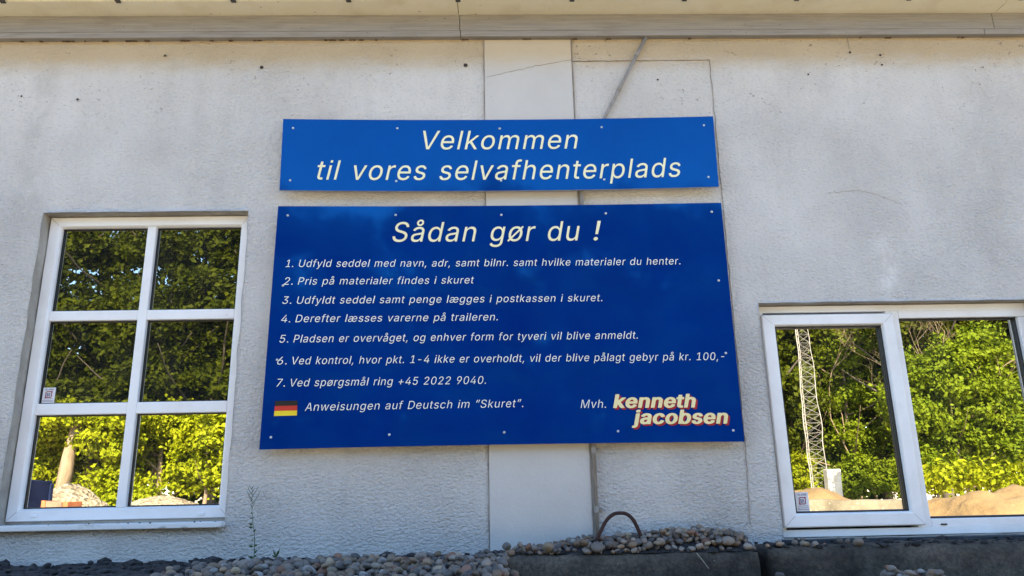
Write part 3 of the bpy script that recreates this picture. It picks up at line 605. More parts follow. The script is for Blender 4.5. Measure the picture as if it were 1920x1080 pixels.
 '”': [300, ['59 324 95 326 143 498 141 502 95 504 85 498', '183 325 213 323 221 335 266 498 259 504 213 504 208 498']]}
GLYPHS_TITLE = {'V': [480, ['205 1 278 2 459 498 460 509 395 507 242 60 87 500 78 509 20 507 20 498']],
 'e': [404, ['87 40 114 18 151 1 187 -7 232 -7 269 0 305 16 331 35 351 59 362 81 363 90 314 103 305 103 292 81 278 66 251 52 205 46 169 53 141 68 123 86 110 108 99 145 96 163 114 169 369 169 371 172 368 235 357 281 332 326 296 359 269 373 232 382 205 384 169 381 141 373 114 359 87 336 69 313 51 281 42 254 36 217 35 172 39 135 49 99 69 63', '97 226 110 272 132 302 151 316 169 324 205 330 241 324 260 316 278 300 296 272 308 226 305 222 296 221 105 221']],
 'l': [163, ['53 0 113 0 113 508 53 508']],
 'k': [381, ['53 7 60 0 105 0 114 7 114 125 110 135 151 177 160 170 296 0 360 1 366 7 201 216 352 371 351 376 342 379 287 379 123 215 114 212 114 498 111 507 105 509 60 509 56 507 53 498']],
 'o': [415, ['87 41 116 17 151 1 187 -7 223 -8 260 -1 296 15 323 36 346 63 365 99 376 135 381 181 378 226 370 263 355 299 332 331 305 355 278 371 251 380 214 384 178 382 151 376 122 363 96 344 72 317 56 290 42 254 36 217 35 172 39 135 50 99 69 63', '138 72 112 108 99 154 97 208 110 263 133 299 151 314 169 323 187 328 214 330 251 322 273 308 290 290 305 263 314 235 318 208 319 172 313 135 303 108 277 72 260 59 232 49 205 47 178 50 160 57']],
 'm': [610, ['53 7 60 0 105 0 114 7 114 244 118 271 132 298 151 316 178 328 205 330 223 327 246 316 264 298 272 280 274 253 274 7 278 1 287 0 333 2 335 7 335 244 338 271 350 298 369 316 396 328 423 330 451 325 469 315 485 298 493 280 496 253 496 5 505 0 551 0 557 7 556 271 550 307 533 341 512 362 487 376 460 384 423 386 396 380 369 369 347 353 323 323 314 318 301 344 278 368 251 382 214 386 178 379 151 363 131 344 114 316 112 371 105 379 60 379 53 371']],
 'n': [410, ['53 7 60 0 105 0 114 7 114 225 118 262 130 289 151 311 178 325 205 329 233 327 260 315 278 298 291 271 296 235 296 6 305 0 342 0 351 0 357 7 355 271 350 298 338 325 323 346 305 362 278 376 251 383 223 384 192 380 167 371 142 354 118 325 118 316 114 314 111 316 112 371 105 379 60 379 53 371']],
 't': [227, ['92 21 114 7 141 -2 186 -3 212 3 202 49 196 53 159 51 141 57 132 68 126 94 126 321 132 327 196 327 203 330 203 376 196 379 132 379 126 385 126 467 123 470 114 471 68 471 65 467 65 385 59 380 14 379 8 376 6 367 8 330 14 327 59 326 65 321 66 76 73 49']],
 'i': [163, ['53 0 113 0 113 374 53 374', '53 446 113 446 113 508 53 508']],
 'v': [389, ['161 4 170 0 216 0 225 1 229 7 368 371 361 379 307 379 302 371 220 144 197 67 188 82 169 144 87 371 79 379 25 379 21 371']],
 'r': [259, ['53 7 60 0 105 0 114 7 114 244 124 280 142 303 169 319 196 325 242 323 242 382 205 385 169 376 135 353 114 322 112 325 112 371 105 379 60 379 53 371']],
 's': [365, ['70 29 97 10 125 -1 161 -7 206 -7 243 0 270 11 297 30 317 54 328 81 331 117 324 145 306 171 288 186 261 200 161 226 136 235 116 253 109 272 110 290 125 312 152 327 179 332 206 331 234 322 252 306 270 278 322 290 318 308 302 335 270 364 243 377 216 383 179 384 152 381 125 374 97 361 76 345 61 325 50 299 47 263 54 235 70 211 88 195 116 181 241 145 261 127 268 108 262 81 245 63 216 49 188 46 152 49 125 60 111 72 96 99 88 105 43 96 37 90 43 69 57 45']],
 'a': [389, ['63 26 89 8 119 -4 147 -8 183 -7 210 -1 238 13 274 50 277 8 283 0 329 0 337 8 335 281 328 308 319 325 292 356 265 371 238 380 201 384 165 382 129 374 102 362 77 344 60 326 44 299 46 290 92 276 101 277 116 299 129 310 156 325 192 331 229 326 248 317 265 299 273 281 275 262 274 244 265 235 256 231 110 207 74 191 51 171 35 144 31 99 38 62 48 44', '110 63 97 81 92 108 95 126 110 146 129 156 156 165 274 185 273 117 261 90 238 65 210 51 174 45 138 50']],
 'f': [254, ['86 0 132 0 142 7 143 316 150 327 223 328 228 335 228 371 223 379 145 380 142 389 145 444 156 462 168 469 196 474 225 471 231 480 241 516 232 524 205 529 168 528 141 521 123 512 98 489 85 462 81 435 82 380 14 379 6 371 6 335 14 327 82 325 81 7']],
 'h': [410, ['53 7 60 0 105 0 114 7 114 225 118 262 130 289 151 311 178 325 205 329 233 327 260 315 278 298 291 271 296 235 296 6 305 0 342 0 351 0 357 7 357 253 352 289 342 319 323 346 296 368 260 381 223 384 187 379 160 367 141 353 116 325 114 316 114 498 111 507 105 509 60 509 56 507 53 498']],
 'p': [424, ['53 -135 60 -143 105 -143 114 -135 114 56 123 50 150 19 178 1 214 -8 251 -7 287 2 323 24 351 52 369 83 382 119 389 165 389 210 383 255 370 292 351 324 323 353 296 370 269 380 242 384 214 384 187 379 151 359 114 320 112 374 105 379 60 379 53 374', '152 74 127 110 115 155 113 210 126 265 149 301 178 322 214 330 242 328 260 323 281 310 299 292 315 265 323 237 327 210 328 174 322 137 313 110 303 92 287 72 269 59 242 49 214 47 187 52 169 60']],
 'd': [424, ['88 35 114 14 141 1 178 -7 214 -7 241 -1 269 14 287 31 305 56 309 54 312 45 314 3 323 0 369 1 372 8 372 499 369 509 313 508 311 499 311 335 305 321 280 354 251 374 223 382 187 384 151 378 114 362 87 340 63 308 50 281 39 245 35 208 35 163 41 126 52 90 69 59', '138 72 112 108 103 135 98 163 98 217 103 245 113 272 124 290 141 308 169 324 187 329 214 329 251 320 269 308 287 287 300 263 307 235 312 199 310 163 297 108 271 72 251 57 232 50 205 47 178 50 160 57']],
 'g': [425, ['78 -106 105 -127 141 -142 187 -150 232 -149 269 -143 305 -129 336 -107 357 -80 367 -52 372 -16 372 375 369 379 323 379 314 377 312 329 305 323 278 356 241 378 205 384 160 380 132 371 105 355 86 339 65 311 51 284 40 248 35 211 35 166 41 129 50 102 64 75 86 48 108 29 132 17 160 8 196 5 232 9 260 20 284 39 305 66 311 57 311 48 308 -34 296 -61 278 -78 260 -88 232 -95 178 -95 141 -82 123 -68 105 -46 96 -44 51 -71', '132 87 110 120 101 148 97 175 99 229 114 275 134 302 151 315 169 324 187 328 214 329 251 320 269 308 287 289 299 266 308 239 312 202 311 166 306 139 295 111 283 93 263 75 241 64 223 60 196 59 169 64 151 73']],
 'u': [410, ['90 29 114 11 142 0 169 -5 205 -3 233 4 260 19 296 58 300 2 355 2 357 11 357 366 356 375 351 379 305 379 296 375 296 148 292 120 286 102 275 84 255 66 233 55 205 50 178 52 160 58 142 70 124 93 118 111 114 139 113 375 105 379 60 379 53 375 54 111 66 66']],
 '!': [196, ['63 12 87 -3 105 -4 123 3 133 12 142 30 143 48 132 71 123 79 105 86 87 85 69 76 60 65 53 48 54 30', '69 164 78 160 114 160 123 161 128 166 132 503 123 509 69 509 63 503']],
 'S': [447, ['82 39 113 17 155 0 200 -8 255 -7 300 2 336 17 371 44 391 71 405 107 408 153 399 189 373 226 346 246 315 262 191 300 155 315 127 338 116 362 119 398 136 427 155 441 173 450 209 458 236 458 264 454 300 439 323 417 338 380 400 379 394 417 380 444 357 471 327 492 291 507 255 514 209 515 173 510 136 497 109 482 87 462 67 435 54 398 52 362 61 326 82 294 109 271 146 252 264 217 308 198 336 173 345 144 344 126 339 107 318 80 282 59 255 52 227 49 182 54 142 71 116 98 100 137 46 137 41 135 39 126 48 89 63 62']],
 'ø': [415, ['33 10 62 -14 98 26 134 7 162 -3 189 -7 225 -7 252 -3 280 6 303 19 325 37 343 59 358 83 376 137 381 183 378 228 367 274 349 310 350 319 387 365 352 394 318 356 316 349 280 370 252 379 225 384 189 384 162 379 134 369 110 356 89 337 56 292 43 258 37 228 34 183 39 137 49 101 68 65 30 19', '143 67 139 74 143 79 298 259 307 258 318 210 318 165 308 119 287 83 262 60 225 48 180 49 162 56', '107 122 97 165 99 219 111 265 134 300 162 320 198 329 234 327 252 321 270 310 272 301 116 119']],
 'å': [389, ['63 26 89 8 119 -4 147 -8 183 -7 210 -1 238 13 274 50 277 8 283 0 329 0 337 8 335 281 328 308 319 325 292 356 265 371 238 380 201 384 165 382 129 374 102 362 77 344 60 326 44 299 46 290 92 276 101 277 116 299 129 310 156 325 192 331 229 326 248 317 265 299 273 281 275 262 274 244 265 235 256 231 110 207 74 191 51 171 35 144 31 99 38 62 48 44', '110 63 97 81 92 108 95 126 110 146 129 156 156 165 274 185 273 117 261 90 238 65 210 51 174 45 138 50', '129 427 156 410 183 404 219 409 248 426 270 453 278 481 274 517 256 546 229 566 192 575 156 568 129 551 109 526 102 508 100 490 102 471 109 453', '157 462 148 481 148 499 156 515 165 524 174 529 192 532 210 526 222 517 228 508 232 490 228 471 219 460 201 449 183 448 168 453']]}
GLYPHS_HEAVY = {'k': [381, ['31 -15 51 -18 123 -17 142 -11 148 -5 151 133 153 126 160 121 260 -5 269 -13 287 -18 378 -18 396 -13 405 -7 408 -1 404 8 243 213 242 217 393 372 396 376 394 385 379 395 360 397 278 397 260 392 250 385 160 293 153 290 151 284 150 508 145 517 138 522 123 526 114 527 42 526 23 519 17 508 17 -1 23 -10']],
 'e': [404, ['105 -4 145 -18 169 -23 196 -26 241 -25 287 -16 325 0 360 24 383 50 400 86 400 95 387 105 316 123 296 123 280 118 274 114 258 86 243 73 223 65 205 64 187 69 172 77 158 91 149 105 137 132 136 150 141 151 378 152 396 156 405 163 407 168 406 218 399 264 386 300 367 332 340 359 305 381 269 394 223 402 187 402 151 397 114 385 87 370 61 350 40 327 21 295 7 259 1 227 -2 186 1 145 11 105 27 68 47 41 76 14', '136 241 148 273 172 300 187 309 196 311 214 311 222 309 237 300 254 282 270 241 260 239 141 239']],
 'n': [410, ['31 -15 51 -18 123 -17 142 -11 148 -5 151 249 158 272 169 290 185 304 205 311 223 309 238 299 251 281 258 258 262 -5 275 -15 296 -18 369 -17 378 -15 391 -5 393 249 384 304 367 340 342 367 323 380 305 388 287 395 260 400 223 402 196 400 169 395 151 388 142 389 131 395 114 397 51 397 33 394 19 385 17 -1 23 -10']],
 't': [227, ['86 -5 105 -13 132 -19 177 -22 205 -20 230 -14 241 -10 249 0 238 54 232 63 223 68 205 72 177 69 168 70 162 95 162 304 168 309 214 310 226 313 235 318 240 327 240 381 232 390 221 395 205 397 168 397 163 400 160 477 146 486 123 489 59 489 45 486 35 481 29 472 28 400 23 397 5 397 -14 394 -23 390 -29 381 -28 322 -14 312 5 309 23 309 29 304 31 68 40 40 52 22 68 6']],
 'h': [410, ['31 -15 51 -18 123 -17 142 -11 148 -5 151 249 158 272 169 290 185 304 205 311 223 309 238 299 251 281 258 258 262 -5 269 -12 287 -17 360 -18 378 -15 387 -10 393 -1 393 254 387 295 375 326 360 349 342 367 314 384 287 395 251 401 214 402 187 399 151 389 149 513 138 522 123 526 114 527 42 526 23 519 17 508 17 -1 23 -10']],
 'j': [167, ['-31 -157 -12 -161 34 -159 61 -153 87 -144 108 -130 125 -113 137 -94 145 -71 150 -30 150 379 145 388 137 393 116 397 43 397 29 393 18 384 16 -39 12 -57 6 -66 -30 -72 -39 -76 -46 -85 -46 -144 -40 -153', '40 434 52 429 70 426 88 425 106 427 125 433 135 438 146 447 157 461 162 488 153 511 134 529 116 537 97 541 70 541 43 534 25 523 11 506 5 488 8 465 21 447']],
 'a': [389, ['65 -6 84 -14 110 -21 138 -26 165 -26 210 -21 247 -10 256 -15 274 -18 347 -17 359 -14 371 -5 372 259 364 309 344 345 329 361 313 372 273 391 247 397 219 401 183 402 147 398 110 390 83 378 58 363 37 345 19 322 6 295 7 286 19 277 83 258 92 256 110 257 129 263 148 291 164 304 183 312 201 313 215 309 227 300 238 276 238 248 229 245 129 231 83 219 58 209 38 197 20 181 10 168 -1 145 -5 122 -5 91 1 63 12 41 27 22 42 9', '149 68 137 77 129 95 129 118 138 133 148 141 165 147 238 157 237 118 230 100 216 81 201 71 183 64 165 64']],
 'c': [396, ['105 -4 141 -18 187 -25 214 -26 241 -24 287 -14 326 5 355 27 381 59 397 95 396 109 387 116 314 134 296 135 278 129 270 123 258 95 241 77 223 67 205 65 188 68 178 74 164 86 151 105 142 127 135 155 134 214 139 241 150 268 161 286 178 302 191 309 205 312 223 309 232 306 254 286 270 255 278 249 296 244 314 245 378 261 387 264 397 273 393 291 380 318 363 341 344 359 323 373 296 387 268 395 232 401 196 402 160 398 123 388 91 373 66 355 41 327 21 295 10 268 1 232 -2 186 1 145 11 105 28 68 47 41 76 14']],
 'o': [415, ['105 -4 128 -14 151 -20 178 -25 205 -26 232 -25 260 -21 299 -9 339 14 368 41 392 77 408 118 417 173 414 232 400 282 381 318 351 353 316 377 296 387 269 395 223 402 187 402 147 395 114 384 87 370 61 350 41 327 21 295 7 259 0 218 -2 173 4 132 11 105 28 68 47 41 76 14', '187 69 164 86 145 118 134 159 133 205 141 245 158 282 181 305 191 309 205 312 223 309 234 305 250 291 263 273 273 250 280 223 283 173 272 123 264 105 251 86 236 73 223 67 205 65']],
 'b': [424, ['29 -14 51 -18 114 -18 133 -15 142 -10 151 -11 187 -22 205 -25 233 -26 269 -23 305 -13 333 -1 351 12 384 45 409 91 423 145 426 205 420 250 405 295 380 336 358 359 333 377 305 390 278 397 251 401 214 402 187 399 151 389 150 509 142 520 133 524 114 527 42 526 23 519 17 509 17 0 22 -9', '203 68 189 77 179 86 161 118 151 159 149 209 157 250 172 282 183 295 196 305 205 309 223 312 236 309 251 300 265 286 276 268 290 223 291 168 281 123 261 86 245 73 233 67 214 65']],
 's': [365, ['76 -5 116 -19 161 -25 206 -25 252 -18 289 -5 325 18 346 41 362 73 367 105 363 136 351 164 331 186 306 203 279 215 167 245 153 255 147 264 145 282 150 295 161 307 179 314 197 314 208 309 222 295 237 268 245 264 261 260 279 260 343 275 352 279 359 286 357 300 345 327 333 345 315 364 295 377 270 389 243 397 216 401 179 402 150 400 116 393 88 383 63 368 42 350 27 332 16 309 11 277 14 245 26 218 43 197 70 178 97 165 125 156 205 136 216 132 226 123 231 109 230 91 220 77 206 68 197 65 179 63 161 67 151 73 139 86 127 114 121 118 106 123 88 124 79 123 16 109 6 105 1 100 0 91 7 68 18 45 41 18']]}

def vals(l): return list(map(int, l.split()))
SHEAR = .205
def run(cu, G, text, a, b, cap, track, warp, y_dir=None):
    """one run of slanted capitals/letters whose ink reaches from a to b (x, z) along its baseline"""
    size = cap/.514; pen = 0.0; loops = []
    for ch in text:
        if ch == ' ': pen += .235+track; continue
        adv, ls = G[ch]
        for l in ls:
            v = vals(l); loops.append([(pen + v[i]/1000 + SHEAR*v[i+1]/1000, v[i+1]/1000) for i in range(0, len(v), 2)])
        pen += adv/1000 + track
    lo = min(p[0] for l in loops for p in l); hi = max(p[0] for l in loops for p in l)
    L = math.hypot(b[0]-a[0], b[1]-a[1]); sx = L/(hi-lo); ux, uz = (b[0]-a[0])/L, (b[1]-a[1])/L
    for l in loops:
        sp = cu.splines.new('POLY'); sp.points.add(len(l)-1); sp.use_cyclic_u = True
        for k, (x, h) in enumerate(l):
            X = (x-lo)*sx; Z = h*size
            px, pz = a[0] + ux*X, a[1] + uz*X + Z
            sp.points[k].co = (px, pz + warp(px, pz), 0, 1)
    return sx/size
def lettering(name, parent, runs, mat_, y, warp=lambda x, z: 0, G=None, depth=.0005):
    cu = bpy.data.curves.new(name, 'CURVE'); cu.dimensions = '2D'; cu.fill_mode = 'BOTH'; cu.extrude = depth
    for r in runs: run(cu, *r, warp)
    t = bpy.data.objects.new(name, cu); C.objects.link(t); bpy.context.view_layer.update()
    me = bpy.data.meshes.new_from_object(t.evaluated_get(bpy.context.evaluated_depsgraph_get()))
    bpy.data.objects.remove(t); bpy.data.curves.remove(cu)
    n = len(me.vertices); co = np.empty(n*3, 'f'); me.vertices.foreach_get('co', co); co = co.reshape(-1, 3)
    out = np.stack([co[:, 0], y - co[:, 2], co[:, 1]], 1); me.vertices.foreach_set('co', out.astype('f').ravel())
    me.materials.clear(); me.update()
    return link(name, me, mat_, parent)

# ------------------------------------------------------------------ sign boards
SY = -.046                                              # front face of the boards
def sign_board(name, label, corners, sag):
    tl, tr, br, bl = [P(*c, SY) for c in corners]
    def warp(x, z):
        u = min(max((x-tl.x)/(tr.x-tl.x), 0), 1); v = min(max((z-bl.z)/(tl.z-bl.z), 0), 1)
        return -4*u*(1-u)*(sag[0]*v + sag[1]*(1-v))
    root = empty(name, ((bl.x+br.x)/2, 0, (bl.z+br.z)/2), label, 'sign')
    bm = bmesh.new(); n = 24; T = .009
    fr, bk = {}, {}
    for i in range(n+1):
        for j in range(2):
            u = i/n; p = (bl.lerp(br, u)).lerp(tl.lerp(tr, u), j); p.z -= 4*u*(1-u)*(sag[0]*j + sag[1]*(1-j))
            fr[i, j] = bm.verts.new(p); bk[i, j] = bm.verts.new(p + Vector((0, T, 0)))
    for i in range(n):
        bm.faces.new((fr[i, 0], fr[i+1, 0], fr[i+1, 1], fr[i, 1]))
        for f in (bm.faces.new((bk[i+1, 0], bk[i, 0], bk[i, 1], bk[i+1, 1])), bm.faces.new((bk[i, 0], bk[i+1, 0], fr[i+1, 0], fr[i, 0])), bm.faces.new((fr[i, 1], fr[i+1, 1], bk[i+1, 1], bk[i, 1]))): f.material_index = 1
    for f in (bm.faces.new((bk[0, 0], fr[0, 0], fr[0, 1], bk[0, 1])), bm.faces.new((fr[n, 0], bk[n, 0], bk[n, 1], fr[n, 1]))): f.material_index = 1
    bm_obj('panel', bm, [M_blue, M_edge], root)
    bm = bmesh.new()                                    # spacer battens behind the board
    for f in (.06, .5, .94):
        x = bl.x + (br.x-bl.x)*f
        if PX0-.05 < x < PX1+.1: x = PX0 + .12
        box(bm, x-.022, x+.022, SY+T+.0005, -.0095 if PX0 < x < PX1 else -.002, bl.z+.06, tl.z-.06, .002)
    bm_obj('batten', bm, M_joint, root)
    return root, warp
def screws(root, pts, warp):
    for px, py in pts:
        p = P(px, py, SY)
        bm = bmesh.new(); r = bmesh.ops.create_uvsphere(bm, u_segments=12, v_segments=8, radius=.0052)
        bmesh.ops.delete(bm, geom=[v for v in bm.verts if v.co.z < -.0005], context='VERTS')
        for v in bm.verts: v.co = Vector((p.x + v.co.x, SY - v.co.z*.62, p.z + v.co.y))
        bmesh.ops.reverse_faces(bm, faces=bm.faces)
        bm_obj('screw', bm, M_screw, root, True)
def XZ(px, py): p = P(px, py, SY); return (p.x, p.z)
def capz(px, y0, y1): return P(px, y1, SY).z - P(px, y0, SY).z
LY = SY - .0008
top, wtop = sign_board('sign_board', 'narrow blue welcome board with two cream text lines above the larger board', ((531, 223), (1337, 218), (1348, 350), (524, 356.5)), (.0105, .0105))
def base(r, warp):                                      # baselines were measured on the bowed board: take the bow out at both ends
    a, b = r; return (a[0], a[1]-warp(*a)), (b[0], b[1]-warp(*b))
def line(name, root, warp, items, mat_, G=None, y=LY):
    rs = []
    for text, a, b, cap in items:
        A, B = base((XZ(*a), XZ(*b)), warp)
        rs.append((G or GLYPHS_REGULAR, text, A, B, cap, .032))
    return lettering(name, root, rs, mat_, y, warp)
line('lettering', top, wtop, [('Velkommen', (793, 280), (1084, 278.6), capz(793, 280, 245))], M_cream, GLYPHS_TITLE)
line('lettering', top, wtop, [('til vores selvafhenterplads', (594.4, 336.7), (1277.5, 331.3), capz(794, 336, 299.5))], M_cream, GLYPHS_TITLE)
screws(top, ((549.5, 240), (745, 240.5), (937, 241), (1128, 238.5), (1320, 235), (544, 338), (743, 339.5), (939.5, 338.5), (1133, 336.5), (1328.5, 332)), wtop)

big, wbig = sign_board('sign_board', 'large blue instruction board with seven numbered lines and a German flag', ((521.5, 386.5), (1352, 380), (1396, 828), (486, 843)), (.006, -.004))
line('heading', big, wbig, [('Sådan gør du', (736, 453.3), (1088, 451), capz(930, 452, 414.8)), ('!', (1113, 450.8), (1128.5, 450.5), capz(930, 452, 414.8))], M_cream, GLYPHS_TITLE)
BODY = [
 ('1.', 'Udfyld seddel med navn, adr, samt bilnr. samt hvilke materialer du henter.', (535.6, 500.9), (549.6, 500.8), (560.4, 500.7), (1275.6, 495.9), 14.0),
 ('2.', 'Pris på materialer findes i skuret', (531.9, 534.1), (548.5, 534), (558.5, 533.9), (888.9, 531.5), 14.0),
 ('3.', 'Udfyldt seddel samt penge lægges i postkassen i skuret.', (529.3, 569.9), (545.9, 569.8), (556.7, 569.7), (1129.2, 564.8), 14.2),
 ('4.', 'Derefter læsses varerne på traileren.', (527, 604.7), (544, 604.6), (553.7, 604.4), (933.3, 600.8), 14.4),
 ('5.', 'Pladsen er overvåget, og enhver form for tyveri vil blive anmeldt.', (524, 642.5), (540.4, 642.4), (550, 642.3), (1195.8, 635), 14.6),
 ('6.', 'Ved kontrol, hvor pkt. 1-4 ikke er overholdt, vil der blive pålagt gebyr på kr. 100,-', (519.6, 683.6), (537.4, 683.5), (548.1, 683.4), (1358.5, 675), 14.8),
 ('7.', 'Ved spørgsmål ring +45 2022 9040.', (518.5, 725.1), (534, 725), (544.8, 724.9), (911, 719.7), 15.0),
]
for num, text, n0, n1, a, b, cp in BODY:
    cap = capz(a[0], a[1], a[1]-cp)
    line('lettering', big, wbig, [(num, n0, n1, cap), (text, a, b, cap)], M_white)
line('lettering', big, wbig, [('Anweisungen auf Deutsch im ”Skuret”.', (571.5, 770.6), (981, 763.4), capz(700, 768, 752.6))], M_white)
line('lettering', big, wbig, [('Mvh.', (1089, 765.2), (1136.3, 764.9), capz(1100, 765, 749))], M_white)
ASC = 36.0/36.0
k0 = [('kenneth', (1149.5, 764.4), (1305.5, 763.4), capz(1230, 764, 739.4)), ('jacobsen', (1184, 794.6), (1366, 793.6), capz(1270, 794, 768.8))]
off = lambda it, dx, dy: [(t, (a[0]+dx, a[1]+dy), (b[0]+dx, b[1]+dy), c) for t, a, b, c in it]
line('signature_shadow', big, wbig, off(k0, 3.8, 3.0), M_darkred, GLYPHS_HEAVY, LY)
line('signature', big, wbig, k0, M_goldtext, GLYPHS_HEAVY, LY-.0016)
flag_c = [XZ(516.2, 752), XZ(558.1, 751.2), XZ(556.6, 779), XZ(513.8, 780)]
fb = None
for i, (nm, m_) in enumerate((('black', M_flagblack), ('red', M_flagred), ('gold', M_flaggold))):
    f0, f1 = i/3, (i+1)/3; bm = bmesh.new()
    L0 = [flag_c[0][k]*(1-f0)+flag_c[3][k]*f0 for k in (0, 1)]; R0 = [flag_c[1][k]*(1-f0)+flag_c[2][k]*f0 for k in (0, 1)]
    L1 = [flag_c[0][k]*(1-f1)+flag_c[3][k]*f1 for k in (0, 1)]; R1 = [flag_c[1][k]*(1-f1)+flag_c[2][k]*f1 for k in (0, 1)]
    fr = [bm.verts.new((c[0], LY-.0005, c[1])) for c in (L1, R1, R0, L0)]; bk = [bm.verts.new((v.co.x, SY-.0001, v.co.z)) for v in fr]
    bm.faces.new(fr)
    for k in range(4): bm.faces.new((bk[k], bk[(k+1) % 4], fr[(k+1) % 4], fr[k]))
    o = bm_obj('flag_stripe' if fb else 'flag', bm, m_, fb or big)
    if not fb: fb = o
screws(big, ((539.5, 404), (742, 403), (940, 402.8), (1136, 400), (1334.5, 397), (530.5, 535.5), (519.5, 674.5), (1347.5, 526), (1361, 662), (508, 820), (730, 815), (945.5, 810.5), (1159, 808.5), (1375, 807)), wbig)

# ------------------------------------------------------------------ conduit on the wall
cd = empty('conduit', (P(1117, 1005).x, 0, 1.42), 'thin painted cable conduit running up behind both boards to the eave', 'conduit')
bm = bmesh.new(); cy = -.016
pa, pb, pc = P(1118, 1005, cy), P(1112, 830, cy), P(1093, 357, cy); pd, pe = P(1134, 220, cy), P(1209, 74, cy)
xv = (pa.x+pb.x+pc.x)/3
tube(bm, [(xv, cy, 1.25), (xv, cy, pc.z), (xv, cy, pc.z+.08)] + smoothpath([(xv, cy, pc.z+.10), (xv+.015, cy, pc.z+.16), (pd.x-.03, cy, pd.z-.055)], 6) + [pd, pe + (pe-pd)*.03], .0078, 10)
bm_obj('pipe', bm, M_conduit, cd, True)
for z in (P(1116, 955).z, P(1113, 845).z):
    bm = bmesh.new(); tube(bm, [(xv, cy, z-.012), (xv, cy, z+.012)], .0105, 10); box(bm, xv+.010, xv+.024, -.012, -.001, z-.007, z+.007, .002); bm_obj('clip', bm, M_conduit, cd)
for f in (.35, .8):
    q = pd.lerp(pe, f); d = (pe-pd).normalized(); bm = bmesh.new(); tube(bm, [q-d*.01, q+d*.01], .0095, 10); bm_obj('clip', bm, M_joint if f < .5 else M_conduit, cd)

# ------------------------------------------------------------------ alarm stickers
def sticker(x0, x1, z0, z1, y, label):
    w, h = x1-x0, z1-z0
    root = empty('alarm_sticker', ((x0+x1)/2, y, z0), label, 'sticker', None)
    bm = bmesh.new(); box(bm, x0, x1, y, y+.0012, z0, z1); bm_obj('label_sheet', bm, M_paper, root)
    yy = y - .0006
    lettering('lettering', root, [(GLYPHS_REGULAR, 'ALARM', (x0+w*.16, z0+h*.82), (x0+w*.86, z0+h*.82), h*.11, .03)], M_inkblue, yy, depth=.0003)
    bm = bmesh.new(); cx, cz = x0+w*.5, z0+h*.55; s = w*.27; t = s*.26
    for a in (0, 1, 2, 3):                              # square emblem with notched corners and a peaked sign inside
        ca, sa = math.cos(a*math.pi/2), math.sin(a*math.pi/2)
        for u0, u1, v0, v1 in ((-s*.8, s*.8, s-t, s), (s*.62, s*1.1, s*.7, s*.95) if a % 2 == 0 else (-s*1.1, -s*.62, s*.7, s*.95)):
            p = [(u0, v0), (u1, v0), (u1, v1), (u0, v1)]
            yk = yy - .0001*(a+1) - (.00005 if v1 < s else 0)
            bm.faces.new([bm.verts.new((cx + u*ca - v*sa, yk, cz + u*sa + v*ca)) for u, v in p])
    bm_obj('emblem', bm, M_emblem, root)
    bm = bmesh.new()
    for q in ([(-.55, -.6), (-.3, -.6), (-.3, .5), (-.55, .5)], [(-.22, -.6), (-.02, -.6), (.12, .45), (-.06, .45)], [(.3, -.6), (.52, -.6), (.34, .5), (.16, .5)]):
        bm.faces.new([bm.verts.new((cx+u*s, yy-.0002, cz+v*s)) for u, v in q])
    for zf, a, b in ((.27, .12, .88), (.17, .06, .94), (.09, .06, .94)):
        bm.faces.new([bm.verts.new(c) for c in ((x0+w*a, yy, z0+h*zf), (x0+w*b, yy, z0+h*zf), (x0+w*b, yy, z0+h*(zf+.022)), (x0+w*a, yy, z0+h*(zf+.022)))])
    bm_obj('small_print', bm, M_inkblue, root)
p0, p1 = P(71.5, 753, WIN_Y+.03), P(95, 725, WIN_Y+.03)
c = L_cols[0][0]+.007; r = L_rows[1][0]+.004
sticker(c, c+.050, r, r+.064, WIN_Y+.0275, 'small white alarm sticker at the lower left corner of the six pane window')
sticker(R_sash[0]+.012, R_sash[0]+.064, R_sash[2]+.006, R_sash[2]+.080, WIN_Y+.009, 'small white alarm sticker at the lower left corner of the opening sash')
